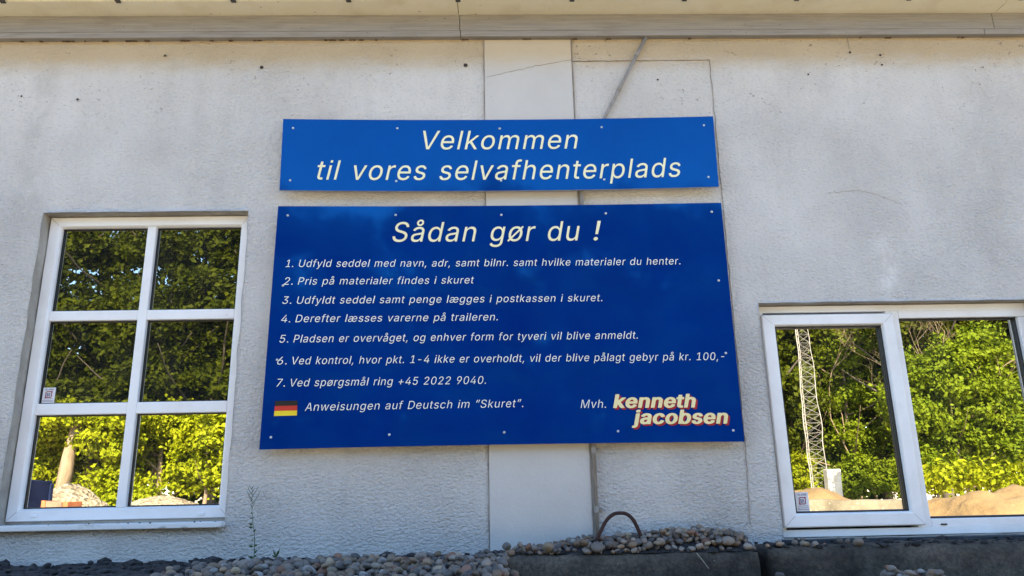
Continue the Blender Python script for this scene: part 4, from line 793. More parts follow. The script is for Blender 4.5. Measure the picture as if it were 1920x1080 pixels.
# ------------------------------------------------------------------ concrete blocks along the wall, loop, pebbles
def rough_box(bm, x0, x1, y0, y1, z0, z1, seg=.05, amp=.006, seed=0, bev=.012, topamp=None):
    sx, sy, sz = max(2, int((x1-x0)/seg)), max(2, int((y1-y0)/seg)), max(2, int(min(z1-z0, .5)/seg))
    zs = [z0] + list(np.linspace(max(z0, z1-.5), z1, sz+1)) if z1-z0 > .5 else list(np.linspace(z0, z1, sz+1))
    xs = np.linspace(x0, x1, sx+1); ys = np.linspace(y0, y1, sy+1)
    D = {}
    def v(i, j, k):
        if (i, j, k) not in D:
            p = Vector((xs[i], ys[j], zs[k])); q = Vector(p)
            nb = (i in (0, sx)) + (j in (0, sy)) + (k == len(zs)-1)
            if nb > 1:
                if i == 0: q.x += bev*.7
                if i == sx: q.x -= bev*.7
                if j == 0: q.y += bev*.7
                if j == sy: q.y -= bev*.7
                if k == len(zs)-1: q.z -= bev*.7
            q += noise.noise_vector(p*11 + Vector((seed, 0, 0)))*amp
            if k == len(zs)-1: q.z += (topamp or amp)*noise.noise(p*17 + Vector((0, seed, 0)))
            D[i, j, k] = bm.verts.new(q)
        return D[i, j, k]
    K = len(zs)-1
    for i in range(sx):
        for j in range(sy): bm.faces.new((v(i, j, K), v(i+1, j, K), v(i+1, j+1, K), v(i, j+1, K)))
        for k in range(K):
            bm.faces.new((v(i, 0, k), v(i+1, 0, k), v(i+1, 0, k+1), v(i, 0, k+1)))
            bm.faces.new((v(i+1, sy, k), v(i, sy, k), v(i, sy, k+1), v(i+1, sy, k+1)))
    for j in range(sy):
        for k in range(K):
            bm.faces.new((v(0, j+1, k), v(0, j, k), v(0, j, k+1), v(0, j+1, k+1)))
            bm.faces.new((v(sx, j, k), v(sx, j+1, k), v(sx, j+1, k+1), v(sx, j, k+1)))
ZL, ZR, ZLEDGE, ZFRONT = EYE-.223, EYE-.219, EYE-.236, EYE-.380
YB = -.004
BX0, BX1, BX2 = -.03, .925, .965
def block(label, x0, x1, y0, y1, z1, seed, m=M_block, amp=.005, topamp=None):
    o = empty('concrete_block', ((x0+x1)/2, (y0+y1)/2, 0), label, 'concrete block')
    bm = bmesh.new(); rough_box(bm, x0, x1, y0, y1, 0, z1, .03, amp, seed, topamp=topamp); bm_obj('block', bm, m, o, True); return o
bL = block('dark stained concrete block under the lifting loop and its pebble pile', BX0, BX1, -.285, YB, ZL, 1)
bR = block('black stained concrete block below the wide window', BX2, 4.6, -.250, YB, ZR, 2)
bG = block('low dark concrete ledge under the six pane window', -6.0, BX0-.004, -1.15, YB, ZLEDGE, 3, M_grit, .006, .012)
bF = block('low concrete footing hidden under the front pebbles', BX0, 4.6, -1.15, -.289, ZFRONT, 4)
lp = [P(x, y, -.20) for x, y in ((1119, 1013), (1126, 997), (1137, 976), (1149, 965), (1160, 962), (1174, 963.5), (1186, 973), (1194, 987), (1203, 1008))]
bm = bmesh.new(); tube(bm, smoothpath([lp[0] + Vector((-.004, 0, -.03))] + lp + [lp[-1] + Vector((.008, 0, -.03))], 5), .0068, 10)
lo = bm_obj('lifting_loop', bm, M_rust, bL, True); lo['label'] = 'bent rusty steel lifting loop'

rnd = random.Random(11); nr = np.random.default_rng(4)
bm = bmesh.new()                                           # loose black grit and clods on the ledge and the block tops
for i in range(900):
    if i < 560: x = rnd.uniform(-2.1, -.05); y = rnd.uniform(-.62, -.01); z = ZLEDGE
    elif i < 760: x = rnd.uniform(BX2+.02, 2.6); y = rnd.uniform(-.24, -.01); z = ZR
    else: x = rnd.uniform(BX0, BX1-.02); y = rnd.uniform(-.27, -.01); z = ZL
    k = rnd.choice([.004, .006, .008, .013]) * rnd.uniform(.7, 1.3)
    if i < 26: k = rnd.uniform(.014, .026); x = rnd.uniform(-2.0, -1.55) if i < 14 else rnd.uniform(-1.5, -.4); y = rnd.uniform(-.3, -.03)
    r = bmesh.ops.create_icosphere(bm, subdivisions=1, radius=k)
    c = Vector((x, y, z+k*.25)); sc = Vector((rnd.uniform(.8, 1.7), rnd.uniform(.8, 1.3), rnd.uniform(.4, .9)))
    for v in r['verts']: v.co = Vector((v.co.x*sc.x, v.co.y*sc.y, v.co.z*sc.z))*(1+.5*noise.noise(v.co*200+c*50)) + c
tag(bm_obj('grit', bm, M_grit, None), 'loose black grit and clods lying along the foot of the wall', 'grit', kind='stuff')

# pebble shapes and colours
def pebble_mat(name, a, b, speck):
    k = Mat(name, .62, .35); v = k.map()
    oi = k.N('ObjectInfo'); w = k.N('VectorMath', operation='ADD'); k.L(v, w.inputs[0]); k.L(oi.outputs['Location'], w.inputs[1]); vv = w.outputs[0]
    c = k.mix(k.ramp(k.noise(vv, 45, 6, .65), [(.35, 0), (.68, 1)]), a, b)
    c = k.mix(k.math('MULTIPLY', k.ramp(k.noise(vv, 160, 3, .6), [(.60, 0), (.70, 1)]), .5), c, speck)
    hs = k.N('HueSaturation'); k.L(c, hs.inputs['Color']); k.L(k.math('MULTIPLY_ADD', oi.outputs['Random'], .6, .6), hs.inputs['Value'])
    k.color(hs.outputs[0]); k.bump(k.noise(vv, 120, 5, .6), .25, .002); return k.m
PM = [('grey', pebble_mat('grey_stone', (.20, .165, .135), (.29, .245, .20), (.42, .37, .31)), 32),
      ('charcoal', pebble_mat('slate_stone', (.105, .095, .085), (.17, .155, .14), (.26, .24, .22)), 24),
      ('brown', pebble_mat('brown_stone', (.21, .14, .09), (.31, .22, .145), (.30, .26, .21)), 22),
      ('tan', pebble_mat('tan_stone', (.27, .205, .135), (.37, .29, .20), (.47, .41, .32)), 12),
      ('reddish', pebble_mat('red_stone', (.20, .10, .065), (.27, .15, .10), (.30, .22, .17)), 7),
      ('pale', pebble_mat('pale_stone', (.36, .34, .31), (.48, .46, .42), (.6, .58, .54)), 4)]
PW = [w for _, _, w in PM]
PEB = []
for s in range(14):
    bm = bmesh.new(); bmesh.ops.create_icosphere(bm, subdivisions=3, radius=1)
    a, b = rnd.uniform(.66, .92), rnd.uniform(.52, .74)
    for v in bm.verts:
        p = v.co.copy(); d = 1 + .16*noise.noise(p*1.1 + Vector((s*7, 0, 0))) + .06*noise.noise(p*2.4 + Vector((0, s*7, 0)))
        q = Vector((abs(p.x)**.9*math.copysign(1, p.x), abs(p.y)**.9*math.copysign(1, p.y), p.z))*d
        v.co = Vector((q.x, q.y*a, q.z*b))
    me = bpy.data.meshes.new('pebble'); bm.to_mesh(me); bm.free(); me.polygons.foreach_set('use_smooth', [True]*len(me.polygons))
    me.materials.append(PM[0][1]); PEB.append((me, a, b))
GX0, GY0, GS = -1.6, -1.12, .005
gx = GX0 + GS*np.arange(int(4.2/GS)); gy = GY0 + GS*np.arange(int(1.12/GS)); GXX, GYY = np.meshgrid(gx, gy, indexing='ij')
Hm = np.full(GXX.shape, ZFRONT)
Hm[GXX < BX0] = ZLEDGE
Hm[(GXX >= BX0) & (GXX < BX1) & (GYY > -.285)] = ZL
Hm[(GXX >= BX2) & (GYY > -.250)] = ZR
def ss(t): t = np.clip(t, 0, 1); return t*t*(3-2*t)
def tri(x, a, b, c): return np.clip(np.where(x < b, (x-a)/(b-a), (c-x)/(c-b)), 0, 1)
def interp(x, xs, ys): return np.interp(x, xs, ys)
def target_top(x, y): return ZL + interp(x, [.02, .12, .30, .52, .66, .77, .90, .98, 1.05], [.0, .012, .036, .050, .062, .066, .050, .032, .0])*ss((y+.275)/.09)
def target_left(x, y): return ZLEDGE + interp(x, [-1.06, -.92, -.80, -.62, -.40, -.1, .03, .12], [0, .004, .014, .026, .022, .026, .020, .0])*ss((y+1.12)/.12)*interp(y, [-.9, -.42, -.30, -.17], [.75, 1, .85, 0])
def target_front(x, y): return ZFRONT + .045 + .02*np.sin(x*7.5+.2)*np.cos(y*6) + .03*np.exp(-((x-.60)/.07)**2) + .045*np.exp(-((x-.95)/.07)**2) + .040*np.exp(-((x-1.36)/.10)**2) + interp(x, [0, .15], [.08, 0])
# mound of finer stone inside the heaps
core = np.maximum(Hm, np.where((GXX > BX0) & (GXX < BX1) & (GYY > -.285), target_top(GXX, GYY)*.55 + ZL*.45, 0))
core = np.maximum(core, np.where(GYY < -.17, np.where(GXX < BX0+.04, ZLEDGE-.01, 0), 0))
core = np.maximum(core, np.where((GYY < -.30) & (GXX > BX0), ZFRONT-.006 + (target_front(GXX, GYY)-.016-ZFRONT)*ss((GYY+.98)/.28)*ss((2.3-GXX)/.4), 0))
sub = 3; A = core[::sub, ::sub] - .003; nx_, ny_ = A.shape
Vc = np.stack([GXX[::sub, ::sub], GYY[::sub, ::sub], A + .003*nr.random(A.shape)], -1).reshape(-1, 3)
idx = np.arange(nx_*ny_).reshape(nx_, ny_)
Fc = np.stack([idx[:-1, :-1], idx[1:, :-1], idx[1:, 1:], idx[:-1, 1:]], -1).reshape(-1, 4)
raised = (A - Hm[::sub, ::sub]) > .0005
keep = raised.reshape(-1)[Fc].any(1)
co_ = np_mesh('gravel_bed', Vc, Fc[keep])
tag(link('gravel_bed', co_, M_grit), 'dark fine gravel filling the heaps beneath the pebbles', 'gravel', kind='stuff')
Hm = np.maximum(Hm, core - .003)
GROUPS = {'top': 'in the heap on the concrete block with the lifting loop', 'left': 'in the spread of pebbles at the lower left by the weed', 'front': 'at the foot of the concrete blocks', 'right': 'in the thin row on the block below the wide window'}
count = 0
def drop(zone, x, y, lim, big=1.0):
    global count, Hm
    mi = rnd.randrange(len(PEB)); me, a, b = PEB[mi]
    s = min(max(rnd.gauss(.0160, .0042), .0085), .028)*big
    yaw = rnd.uniform(0, math.pi); tx, ty = rnd.gauss(0, .30), rnd.gauss(0, .35)
    if rnd.random() < .18: tx += rnd.choice([-1, 1])*1.0
    Rm = Matrix.Rotation(yaw, 3, 'Z') @ Matrix.Rotation(ty, 3, 'Y') @ Matrix.Rotation(tx, 3, 'X')
    # ellipsoid support half-heights in the footprint
    A_ = np.array(Rm) @ np.diag([s, s*a, s*b]); Q = np.linalg.inv(A_ @ A_.T)
    r = s*1.02; i0, i1 = int((x-r-GX0)/GS), int((x+r-GX0)/GS)+1; j0, j1 = int((y-r-GY0)/GS), int((y+r-GY0)/GS)+1
    if i0 < 0 or j0 < 0 or i1 >= Hm.shape[0] or j1 >= Hm.shape[1]: return False
    dx = GXX[i0:i1, j0:j1]-x; dy = GYY[i0:i1, j0:j1]-y
    bb = 2*(Q[0, 2]*dx + Q[1, 2]*dy); cc = Q[0, 0]*dx*dx + Q[1, 1]*dy*dy + 2*Q[0, 1]*dx*dy - 1; disc = bb*bb - 4*Q[2, 2]*cc
    m = disc > 0
    if not m.any(): return False
    sq = np.sqrt(np.where(m, disc, 0)); up_ = (-bb+sq)/(2*Q[2, 2]); dn = (-bb-sq)/(2*Q[2, 2])
    hs = np.sort((Hm[i0:i1, j0:j1] - dn)[m]); zc = hs[-1]*.55 + hs[int(len(hs)*.82)]*.45
    top_ = zc + up_[m].max()
    if top_ > lim(x, y) + .012: return False
    if zone in ('top', 'right', 'left') and y + s > -.006: return False
    Hm[i0:i1, j0:j1] = np.where(m, np.maximum(Hm[i0:i1, j0:j1], zc+up_), Hm[i0:i1, j0:j1])
    ci = rnd.choices(range(len(PM)), PW)[0]; cname, cm, _ = PM[ci]
    if zone == 'stuff':
        STUFF.append((me, Matrix.Translation((x, y, zc)) @ Rm.to_4x4() @ Matrix.Scale(s, 4), ci)); return True
    o = bpy.data.objects.new('pebble', me); C.objects.link(o)
    o.matrix_world = Matrix.Translation((x, y, zc)) @ Rm.to_4x4() @ Matrix.Scale(s, 4)
    o.material_slots[0].link = 'OBJECT'; o.material_slots[0].material = cm
    tag(o, 'smooth rounded %s pebble %s' % (cname, GROUPS[zone]), 'pebble', '%s pebbles %s' % (cname, GROUPS[zone]))
    count += 1; return True
def fill(zone, n, sampler, lim, big=1.0):
    k = 0
    for _ in range(n*60):
        if k >= n: break
        x, y = sampler()
        if drop(zone, x, y, lim, big): k += 1
STUFF = []
fill('stuff', 640, lambda: (rnd.uniform(-1.08, .06), rnd.uniform(-1.02, -.25)), lambda x, y: target_left(x, y)+.002, .9)
fill('stuff', 260, lambda: (rnd.uniform(.0, 1.7), rnd.uniform(-.66, -.31)), lambda x, y: target_front(x, y)-.008, 1.0)
fill('stuff', 330, lambda: (rnd.uniform(.03, .91), rnd.uniform(-.262, -.02)), lambda x, y: target_top(x, y)-.002, .85)
Vs, Fs, Ms, nv = [], [], [], 0
for me, mw, ci in STUFF:
    n_ = len(me.vertices); c_ = np.empty(n_*3, 'f'); me.vertices.foreach_get('co', c_); mm = np.array(mw)
    Vs.append(c_.reshape(-1, 3) @ mm[:3, :3].T + mm[:3, 3]); l_ = np.empty(len(me.loops), 'i'); me.loops.foreach_get('vertex_index', l_)
    Fs.append(l_.reshape(-1, 3) + nv); Ms.append(np.full(len(me.polygons), ci)); nv += n_
sm = np_mesh('pebbles', np.concatenate(Vs), np.concatenate(Fs)); so_ = link('pebbles', sm, [m for _, m, _ in PM], None, True)
sm.polygons.foreach_set('material_index', np.concatenate(Ms).astype('i'))
tag(so_, 'lower layers of rounded pebbles under the ones on top', 'pebbles', kind='stuff')
fill('top', 40, lambda: (rnd.uniform(.02, .90), rnd.uniform(-.268, -.235)), lambda x, y: ZL+.040)
fill('top', 84, lambda: (rnd.triangular(.03, .915, .72), rnd.uniform(-.25, -.03)), lambda x, y: target_top(x, y)+.004)
fill('left', 126, lambda: (rnd.uniform(-1.04, .03), rnd.triangular(-.80, -.20, -.5)), lambda x, y: target_left(x, y)+.012, 1.0)
fill('front', 40, lambda: (rnd.choice([rnd.gauss(.60, .06), rnd.gauss(.95, .05), rnd.gauss(1.36, .07), rnd.uniform(.1, 1.55)]), rnd.uniform(-.60, -.32)), lambda x, y: target_front(x, y)+.01, 1.05)
fill('right', 14, lambda: (rnd.choice([rnd.uniform(BX2-.03, 1.20), rnd.uniform(BX2, 1.08), rnd.uniform(1.25, 1.34)]), rnd.uniform(-.235, -.14)), lambda x, y: ZR+.028, .85)
print('PEBBLES', count)

# weed against the wall, seedling, straw
def weed():
    b = P(476, 1052, -.10); t = P(473, 912, -.03)
    root = empty('weed', b, 'tall thin green weed with a feathery tip in front of the wall', 'weed')
    bm = bmesh.new(); sp = smoothpath([b + Vector((0, 0, -.05)), b, b.lerp(t, .3)+Vector((.004, 0, 0)), b.lerp(t, .65)+Vector((-.003, 0, 0)), t], 6)
    tube(bm, sp, [.0022*(1-.7*i/len(sp)) for i in range(len(sp))], 6); bm_obj('stem', bm, M_leafgreen, root)
    for f, side, L, up in ((.04, -1, .030, .3), (.05, 1, .020, .8), (.10, 1, .024, .7), (.19, -1, .026, .1), (.20, 1, .024, .1), (.27, -1, .012, .2), (.38, 1, .022, 1.0), (.43, -1, .026, .3), (.47, -1, .026, .4), (.56, -1, .016, .2), (.57, 1, .013, .3), (.63, -1, .014, .1)):
        c = b.lerp(t, f); L *= .72; d = Vector((side, -.35*rnd.random(), up)).normalized(); w = Vector((0, -1, .3)).cross(d).normalized()*L*.25
        bm = bmesh.new(); q = [c, c+d*L*.4+w, c+d*L, c+d*L*.4-w]; mid = c+d*L*.45+Vector((0, -.003, 0))
        vs = [bm.verts.new(v) for v in q]; vm = bm.verts.new(mid)
        for k in range(4): bm.faces.new((vs[k], vs[(k+1) % 4], vm))
        bm_obj('leaf', bm, M_leafgreen, root)
    for f, side, L in ((.70, -1, .014), (.72, 1, .016), (.76, 1, .05), (.78, -1, .040), (.81, -1, .030), (.86, 1, .036), (.88, -1, .036), (.92, 1, .016), (.95, -1, .02), (.97, 1, .012)):
        c = b.lerp(t, f); bm = bmesh.new(); tube(bm, [c, c+Vector((side*L*.35, -.004, L*.5)), c+Vector((side*L*.55, -.004, L))], [.0013, .001, .0006], 5); bm_obj('twig', bm, M_leafgreen, root)
weed()
bm = bmesh.new(); c = P(518, 1046, -.2)
for L, dx, dz in ((.032, -.010, .024), (.036, .012, .034), (.024, .004, .02), (.02, -.014, .01)):
    d = Vector((dx, -.004, dz)).normalized(); w = d.cross(Vector((0, 1, 0)))*.0035
    vs = [bm.verts.new(v) for v in (c, c+d*L*.5+w, c+d*L, c+d*L*.5-w)]; bm.faces.new(vs)
    vs = [bm.verts.new(v+Vector((0, .0008, 0))) for v in (c, c+d*L*.5+w, c+d*L, c+d*L*.5-w)]; bm.faces.new(vs[::-1])
tag(bm_obj('seedling', bm, M_leafgreen), 'tiny green seedling growing between pebbles beside the tall weed', 'seedling')
bm = bmesh.new(); tube(bm, smoothpath([P(1306, 1037, -.293), P(1316, 1049, -.296), P(1329, 1066, -.294)], 5), .0012, 5)
tag(bm_obj('straw', bm, M_straw), 'thin pale straw hanging down the face of the concrete block', 'straw')

# ------------------------------------------------------------------ the yard opposite, seen in the glass
def leaf_material(name, a, b, c):
    k = Mat(name, .6, .08); v = k.map()
    col = k.mix(k.ramp(k.noise(v, .9, 3, .6), [(.35, 0), (.65, 1)]), a, b)
    col = k.mix(k.ramp(k.noise(v, 7, 2, .5), [(.45, 0), (.70, .7)]), col, c)
    k.color(col)
    tr = k.N('BsdfTranslucent'); k.L(col, tr.inputs['Color']); mx = k.N('MixShader'); mx.inputs[0].default_value = .3
    k.L(k.b.outputs[0], mx.inputs[1]); k.L(tr.outputs[0], mx.inputs[2]); k.L(mx.outputs[0], k.t.nodes['Material Output'].inputs['Surface'])
    return k.m
M_light = leaf_material('spring_leaves', (.14, .175, .003), (.20, .22, .004), (.27, .27, .007))
M_mid = leaf_material('green_leaves', (.068, .105, .003), (.112, .15, .004), (.17, .20, .008))
M_dark = leaf_material('dark_leaves', (.024, .036, .001), (.048, .062, .002), (.11, .12, .004))
M_bark = varied('pale_bark', (.14, .10, .065), (.25, .185, .115), 3, .9, .6, 12, .03, (3, 3, .6))
M_barkd = varied('dark_bark', (.06, .05, .04), (.11, .09, .07), 3, .9, .6, 12, .03, (3, 3, .6))
def crown_mesh(name, blobs, n, size, seed, shell=.45, clump=.30, per=16, updown=.35):
    r = np.random.default_rng(seed); vol = np.array([b[3]*b[4]*b[5] for b in blobs])**.72; cnt = (n*vol/vol.sum()).astype(int)
    Pn, Nn = [], []
    for b, k in zip(blobs, cnt):
        m = max(4, k//per); d = r.normal(size=(m, 3)); d /= np.linalg.norm(d, axis=1)[:, None]
        rad = r.random(m)**shell; rag = 1 + .28*np.sin(d[:, 0]*5+seed)*np.sin(d[:, 1]*4+b[0])*np.cos(d[:, 2]*5+b[2])
        c = d*(rad*rag)[:, None]*np.array(b[3:6]) + np.array(b[:3])
        w = r.integers(0, m, k); cl = clump*(.6+.8*r.random(m))
        off_ = r.normal(size=(k, 3))*np.array([1, 1, .55])*cl[w][:, None]
        Pn.append(c[w] + off_); o = d[w]*.7 + r.normal(size=(k, 3))*.55 + np.array([0, 0, updown]); Nn.append(o)
    p = np.concatenate(Pn); nn = np.concatenate(Nn); nn /= np.linalg.norm(nn, axis=1)[:, None]; k = len(p)
    t = np.cross(nn, r.normal(size=(k, 3))); t /= np.linalg.norm(t, axis=1)[:, None] + 1e-9; u = np.cross(nn, t)
    L = size*(.65+.7*r.random(k))[:, None]; W = L*.36
    droop = nn*L*.16
    V = np.stack([p - t*L*.5 - droop, p + u*W, p + t*L*.5 - droop, p - u*W], 1).reshape(-1, 3)
    i = np.arange(k)*4; F = np.concatenate([np.stack([i, i+1, i+2], 1), np.stack([i, i+2, i+3], 1)])
    return np_mesh(name, V, F)
def limb_bm(trunk_r, h, limbs, seed, lean=(0, 0), taper=.82):
    q = random.Random(seed); bm = bmesh.new()
    pts = smoothpath([(0, 0, -.2), (lean[0]*.2+q.uniform(-.08, .08), q.uniform(-.1, .1), h*.3), (lean[0]*.6+q.uniform(-.15, .15), q.uniform(-.2, .2), h*.65), (lean[0], lean[1], h)], 6)
    tube(bm, pts, [trunk_r*(1.25 if i == 0 else 1)*(1-taper*i/(len(pts)-1)) for i in range(len(pts))], 9)
    for k in range(limbs):
        f = q.uniform(.32, .95); s = pts[int(f*(len(pts)-1))]; a = q.uniform(0, 6.283); L = h*q.uniform(.22, .42)*(1.15-f*.6)
        e = s + Vector((math.cos(a)*L, math.sin(a)*L, L*q.uniform(.35, .9)))
        tube(bm, smoothpath([s, s.lerp(e, .5)+Vector((0, 0, -.08*L)), e], 4), [trunk_r*.42*(1-f*.5)*(1-.85*i/8) for i in range(9)], 6)
    return bm
def tree(kind, label, cat, pos, trunk_bm, crown, leafm, barkm, group=None):
    root = empty(kind, pos, label, cat, group)
    me = bpy.data.meshes.new('trunk'); trunk_bm.to_mesh(me); trunk_bm.free(); local(link('trunk', me, barkm, None, True), root)
    if crown is not None: local(link('crown', crown, leafm), root)
    return root
def local(o, root):
    o.parent = root; o.matrix_parent_inverse = Matrix.Identity(4); return o
def copy_thing(src, pos, rz, sc, label=None):
    r = src.copy(); C.objects.link(r); r.location = pos; r.rotation_euler = (0, 0, rz); r.scale = (sc, sc, sc)
    if label: r['label'] = label
    for ch in [c for c in C.objects if c.parent is src]:
        c = ch.copy(); C.objects.link(c); c.parent = r
    return r
# left: sunlit broadleaved trees behind the gravel heap
LT = 'young broadleaved trees behind the gravel heap'
tree('broadleaved_tree', 'sunlit tree with stout pale trunk beside the blue container, mirrored in the six pane window', 'tree', M(122, 26.5), limb_bm(.25, 4.45, 0, 14, (.12, -.3), .30),
     crown_mesh('crown', [(0, .2, 4.35, 1.6, 1.1, .45), (-1.3, -.2, 3.7, .7, .6, .45), (1.35, .1, 3.4, .9, .8, .6), (1.7, .3, 4.2, .9, .8, .45), (-1.5, -.2, 2.4, .45, .4, .4), (1.4, .3, 2.25, .6, .5, .4)], 11000, .15, 21, .45, .17, 42), M_light, M_bark)
tree('broadleaved_tree', 'sunlit slender trunked tree behind the low gravel, mirrored in the six pane window', 'tree', M(292, 28), limb_bm(.17, 4.6, 5, 2),
     crown_mesh('crown', [(-.1, .2, 4.3, 1.6, 1.1, .6), (1.2, .3, 3.6, 1.1, .9, .8), (-1.0, .3, 3.2, .7, .6, .6), (-.8, .5, 2.1, .6, .5, .5), (1.3, .3, 2.3, .9, .7, .7)], 9500, .15, 22, .45, .18, 42), M_light, M_bark)
tree('broadleaved_tree', 'bright bushy young tree at the right edge of the six pane window reflection', 'tree', M(385, 27), limb_bm(.10, 4.2, 5, 3),
     crown_mesh('crown', [(0, 0, 3.7, 1.3, 1.1, 1.0), (-.7, -.2, 2.4, .9, .8, .8), (.7, 0, 2.2, .9, .8, .9)], 9500, .15, 23, .45, .18, 42), M_light, M_bark)
tree('shrub', 'low bright shrub behind the gravel heap, mirrored in the six pane window', 'shrub', M(205, 25.5), limb_bm(.05, 1.6, 5, 4),
     crown_mesh('crown', [(.1, 0, 1.55, .9, .6, .5), (1.0, 0, 1.4, .8, .6, .45)], 4000, .14, 24, .45, .16, 36), M_light, M_bark)
tree('shrub', 'bright shrub behind the blue container, mirrored in the six pane window', 'shrub', M(62, 28), limb_bm(.05, 2.4, 5, 5),
     crown_mesh('crown', [(0, 0, 2.2, .9, .7, .7), (.3, 0, 3.4, .8, .7, .7)], 5000, .14, 25), M_light, M_bark)
# tall dark trees
dark_blobs = [(0, 0, 11.5, 2.2, 2.0, 2.6), (-1.6, .3, 8.6, 2.3, 1.8, 1.8), (1.7, -.2, 8.2, 2.2, 1.9, 1.9), (0, -.6, 6.4, 2.8, 2.0, 1.5), (-1.2, .2, 5.0, 2.0, 1.5, 1.2), (1.4, .3, 5.2, 2.0, 1.5, 1.2), (.2, 0, 3.2, 1.8, 1.4, 1.2)]
DG = 'tall dark trees along the far side of the yard'
d0 = tree('dark_tree', 'tall dark green tree across the yard seen only as a reflection', 'tree', M(40, 30), limb_bm(.26, 12.5, 14, 7), crown_mesh('crown', dark_blobs, 24000, .22, 31, .5, .30, 60), M_dark, M_barkd, DG)
for i, (px, v, s) in enumerate(((165, 31, 1.02), (280, 30, .98), (390, 31.5, 1.05), (500, 31, 1.06), (640, 32, 1.0), (790, 33, 1.1), (930, 32.5, 1.12), (1060, 32, 1.06), (1190, 33, 1.13), (1310, 33, 1.08), (1420, 35, 1.1), (1545, 38, 1.0), (1660, 37, 1.05), (1780, 33.5, 1.0), (1890, 33, 1.1), (1990, 33, 1.0))):
    copy_thing(d0, M(px, v), i*1.9, s)
# right: lit trees and big bush, bare tree, mast
tree('broadleaved_tree', 'sunlit green tree behind the lattice mast', 'tree', M(1500, 37), limb_bm(.16, 10, 9, 8),
     crown_mesh('crown', [(0, 0, 8.6, 1.9, 1.4, 1.5), (-.9, 0, 6.4, 1.5, 1.2, 1.1), (1.2, 0, 5.9, 1.3, 1.2, 1.1), (-.7, 0, 3.9, 1.3, 1.0, .7), (.8, .2, 2.6, 1.4, 1.0, .6)], 16000, .145, 41, .45, .2, 52), M_mid, M_bark)
tree('broadleaved_tree', 'sunlit green tree right of the lattice mast behind the sand', 'tree', M(1610, 35.5), limb_bm(.14, 9, 9, 9),
     crown_mesh('crown', [(.2, 0, 7.6, 1.7, 1.3, 1.2), (-.6, 0, 5.4, 1.4, 1.1, 1.0), (1.2, -.2, 5.9, 1.5, 1.2, 1.2), (.3, 0, 3.7, 1.7, 1.1, .9), (.8, 0, 2.0, 1.8, 1.0, .7)], 22000, .145, 42, .45, .2, 52), M_mid, M_bark)
tree('bush', 'large sunlit leafy bush filling the fixed pane of the wide window', 'bush', M(1815, 25.5), limb_bm(.10, 5.5, 14, 10),
     crown_mesh('crown', [(0, 0, 5.2, 2.0, 1.5, 1.2), (-1.3, -.2, 3.9, 1.4, 1.2, 1.2), (1.2, -.2, 4.0, 1.6, 1.3, 1.3), (-.2, -.5, 3.1, 1.7, 1.2, 1.0), (1.9, 0, 2.8, 1.2, 1.0, .9), (-1.4, 0, 2.4, .7, .7, .6), (1.0, .4, 6.2, 1.0, .9, .7)], 30000, .135, 43, .45, .20, 60), M_mid, M_bark)
tree('shrub', 'low green shrub between the bush and the sand heap in the fixed pane', 'shrub', M(1860, 24.0), limb_bm(.04, 1.5, 4, 11),
     crown_mesh('crown', [(0, 0, 1.75, 1.6, .6, .35), (-1.6, 0, 1.65, .9, .5, .3)], 2500, .17, 44), M_light, M_bark)
for px, nm, sd in ((1478, 'low bright shrub left of the foot of the lattice mast', 51), (1590, 'low green shrub right of the cream cabinet', 52), (1672, 'low green shrub near the grey post at the wall end', 53)):
    tree('shrub', nm, 'shrub', M(px, 33), limb_bm(.05, 1.8, 5, sd), crown_mesh('crown', [(0, 0, 1.7, 1.3, .7, .75), (.6, 0, 2.3, .8, .6, .6)], 4500, .15, sd, .45, .18, 36), M_light if px < 1500 else M_mid, M_bark)
def bare_bm(seed, h, r0, spread):
    q = random.Random(seed); bm = bmesh.new(); todo = [(Vector((0, 0, -.2)), Vector((.03, 0, 1)), h*.42, r0, 0)]
    while todo:
        p, d, L, r, lev = todo.pop(); pts = [p]; dd = d.normalized()
        for k in range(4):
            dd = (dd + Vector((q.gauss(0, .13), q.gauss(0, .13), q.gauss(.03, .06)))).normalized(); pts.append(pts[-1] + dd*L/4)
        tube(bm, pts, [r*(1-.13*k) for k in range(5)], 7 if lev == 0 else 4, False)
        if lev < 5:
            for k in range(3 if lev < 4 else 4):
                s = pts[q.choice([2, 3, 4, 4])]; a = q.uniform(0, 6.283)
                nd = (dd + Vector((math.cos(a), math.sin(a), q.uniform(-.35, .5)))*spread).normalized(); todo.append((s, nd, L*q.uniform(.5, .8), r*.52, lev+1))
    return bm
tree('bare_tree', 'leafless pale twiggy tree between the lattice mast and the bush', 'tree', M(1645, 34.2), bare_bm(5, 12, .055, .6), None, None, M_bark)
tree('bare_tree', 'leafless twiggy tree above the left side of the large bush', 'tree', M(1745, 29.5), bare_bm(8, 11, .06, .8), None, None, M_bark)
# distant wood closing the view
wood = [(M(px, 44).x, M(0, 44).y + (i % 3), 3.4 + (i % 2)*1.8, 3.4, 2, 4.4) for i, px in enumerate(range(-300, 2500, 105))]
tag(link('woodland', crown_mesh('woodland', wood, 40000, .55, 77, .4, .7, 14), M_dark), 'dark mass of woodland far behind the yard', 'woodland', kind='stuff')

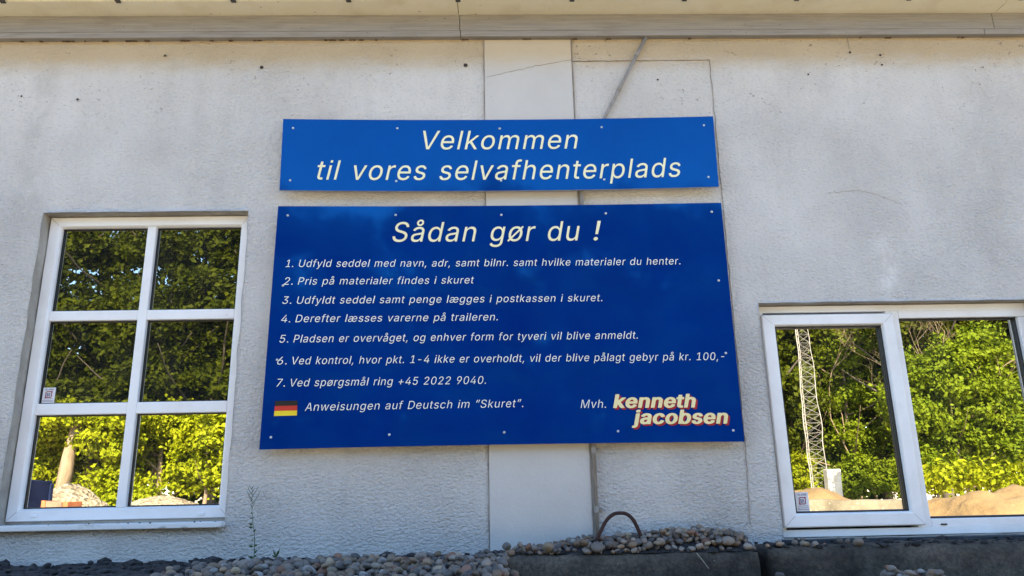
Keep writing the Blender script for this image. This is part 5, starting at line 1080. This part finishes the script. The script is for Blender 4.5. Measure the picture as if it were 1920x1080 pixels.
# lattice mast
def mast():
    b = M(1534, 31); T = 12.5; wb, wt = .44, .27
    root = empty('lattice_mast', b, 'tall slim lattice mast of pale steel mirrored in the opening sash', 'mast')
    m = varied('galvanised_steel', (.20, .19, .17), (.30, .285, .26), 4, .7)
    def leg(k, z): a = k*2.0944 + .5; w = wb + (wt-wb)*z/T; return Vector((math.cos(a)*w, math.sin(a)*w, z)) + b
    for k in range(3):
        bm = bmesh.new(); tube(bm, [leg(k, 0), leg(k, T)], [.019, .016], 8); bm_obj('leg', bm, m, root)
    bm = bmesh.new(); n = 34
    for i in range(n):
        z0, z1 = T*i/n, T*(i+1)/n
        for k in range(3):
            tube(bm, [leg(k, z0), leg((k+1) % 3, z1)], .005, 5); tube(bm, [leg(k, z1), leg((k+1) % 3, z1)], .0045, 5)
            tube(bm, [leg((k+1) % 3, z0), leg(k, z1)], .004, 5)
    bm_obj('bracing', bm, m, root)
mast()
cb = M(1563, 30.5); ca = empty('cabinet', cb, 'narrow cream cabinet at the foot of the lattice mast', 'cabinet')
m_ = varied('cream_paint', (.42, .40, .34), (.5, .48, .42), 3, .5)
bm = bmesh.new(); box(bm, cb.x-.27, cb.x+.27, cb.y-.2, cb.y+.2, .1, 2.15, .03); bm_obj('body', bm, m_, ca)
bm = bmesh.new(); box(bm, cb.x-.22, cb.x+.22, cb.y+.19, cb.y+.212, .2, 2.05, .008); bm_obj('door', bm, m_, ca)
bm = bmesh.new(); box(bm, cb.x-.31, cb.x+.31, cb.y-.24, cb.y+.24, 0, .12, .01); bm_obj('plinth', bm, M_block, ca)

# heaps
def heap(name, label, cat, c, rx, ry, h, m, seed, amp=.12, fine=.03, power=1.0, n=70):
    bm = bmesh.new(); vs = {}
    for i in range(n+1):
        for j in range(n+1):
            u, v = 2*i/n-1, 2*j/n-1; rr = math.hypot(u, v); p = Vector((c.x+u*rx, c.y+v*ry, 0))
            z = h*max(0, 1-rr**1.5)**power*(1+amp*2*noise.noise(p*.55+Vector((seed, 0, 0)))) if rr < 1 else 0
            z += (amp*h*.6*noise.noise(p*1.6+Vector((0, seed, 0))) + fine*noise.noise(p*6))*min(1, max(0, 1-rr)*4) - .05
            vs[i, j] = bm.verts.new((p.x, p.y, z))
    for i in range(n):
        for j in range(n): bm.faces.new((vs[i, j], vs[i+1, j], vs[i+1, j+1], vs[i, j+1])).smooth = True
    return tag(bm_obj(name, bm, m), label, cat)
def stone_mat():
    k = Mat('crushed_stone', .9, .3); v = k.map(); c = k.mix(k.ramp(k.voro(v, 11, out='Color'), [(.2, 0), (.8, 1)]), (.15, .118, .07), (.28, .225, .15))
    k.color(c); k.bump(k.voro(v, 11), 1.0, .08); return k.m
M_stone = stone_mat(); M_sand = varied('yellow_sand', (.125, .078, .03), (.185, .12, .05), 1.2, .95, .7, 9, .05)
heap('gravel_heap', 'large heap of pale gravel beside the blue container', 'gravel heap', M(130, 20.5), 1.9, 2.0, 2.06, M_stone, 3, .05, .05, .8)
heap('gravel_heap', 'long low heap of pale gravel in the lower right pane', 'gravel heap', M(300, 24), 3.4, 2.0, 1.52, M_stone, 5, .05, .05, .7)
heap('sand_heap', 'yellow sand heap behind the concrete retaining wall', 'sand heap', M(1500, 19.5), 3.3, 2.2, 1.36, M_sand, 7, .12, .05, .45)
heap('sand_heap', 'yellow sand heap under the leafy bush, in the fixed pane', 'sand heap', M(1880, 15), 2.6, 2.0, 1.50, M_sand, 13, .17, .05, .5)
def conc_light():
    k = Mat('weathered_concrete', .9, .25); v = k.map(); c = k.mix(k.ramp(k.noise(v, 1.5, 8, .65), [(.35, 0), (.65, 1)]), (.085, .072, .05), (.17, .145, .10))
    c = k.mix(k.math('MULTIPLY', k.ramp(k.noise(v, 14, 3), [(.6, 0), (.66, 1)]), .7), c, (.30, .26, .18)); k.color(c); k.bump(k.noise(v, 10, 6, .6), .5, .02); return k.m
a_, b_ = M(1500, 15.5), M(1697, 15.5)
bm = bmesh.new(); rough_box(bm, a_.x-1.6, b_.x, a_.y-.3, a_.y+.0, 0, 1.26, .2, .015, 8, .03); tag(bm_obj('retaining_wall', bm, conc_light()), 'low weathered concrete retaining wall in front of the yellow sand', 'wall')
p = M(1700, 15.0); bm = bmesh.new(); box(bm, p.x-.04, p.x+.04, p.y-.04, p.y+.04, 0, 1.32, .01); box(bm, p.x-.06, p.x+.06, p.y-.06, p.y+.06, 1.32, 1.34, .005)
tag(bm_obj('post', bm, M_zinc), 'short grey steel post at the end of the concrete retaining wall', 'post')
# blue container
p = M(18, 16.5); W, D_, H_ = 3.0, 1.62, 2.02
ct = empty('container', (p.x-W/2, p.y-D_/2, 0), 'dark blue steel container beside the gravel heap, mirrored in the six pane window', 'container')
m_ = varied('navy_paint', (.004, .009, .032), (.007, .013, .045), 2, .75, spec=.12)
bm = bmesh.new(); box(bm, p.x-W, p.x, p.y-D_, p.y, .12, H_, .02); bm_obj('body', bm, m_, ct)
for k in range(6):
    x = p.x - .06 - k*(W-.12)/5; bm = bmesh.new(); box(bm, x-.05, x+.05, p.y-.001, p.y+.06, .12, H_-.06, .01); bm_obj('rib', bm, m_, ct)
for y in (p.y-.03, p.y-.62, p.y-D_+.06):
    bm = bmesh.new(); box(bm, p.x+.002, p.x+.05, y-.05, y+.05, .12, H_-.06, .01); bm_obj('rib', bm, m_, ct)
bm = bmesh.new(); box(bm, p.x-W-.03, p.x+.03, p.y-.0, p.y+.07, H_-.055, H_+.03, .01); bm_obj('top_rail', bm, m_, ct)
for k in (-1, 0):
    bm = bmesh.new(); box(bm, p.x+k*(W-.3)-.3 if k else p.x-.3, p.x+k*(W-.3) if k else p.x, p.y-D_+.1, p.y-.1, 0, .118, .01); bm_obj('skid', bm, m_, ct)
# wooden crate with brick red corner posts
p = M(121, 13.5); cr = empty('crate', p, 'small brown wooden crate with orange corner posts in front of the gravel heap', 'crate')
bm = bmesh.new(); box(bm, p.x-.16, p.x+.12, p.y-.2, p.y+.2, .0, 1.56, .01); bm_obj('side_board', bm, varied('brown_wood', (.13, .085, .055), (.19, .125, .08), 4, .8), cr)
for x in (-.2, .17):
    bm = bmesh.new(); box(bm, p.x+x-.038, p.x+x+.048 if x > 0 else p.x+x+.038, p.y-.2, p.y+.205, 0, 1.57, .01); bm_obj('corner_post', bm, varied('orange_paint', (.30, .085, .025), (.38, .12, .04), 4, .7), cr)
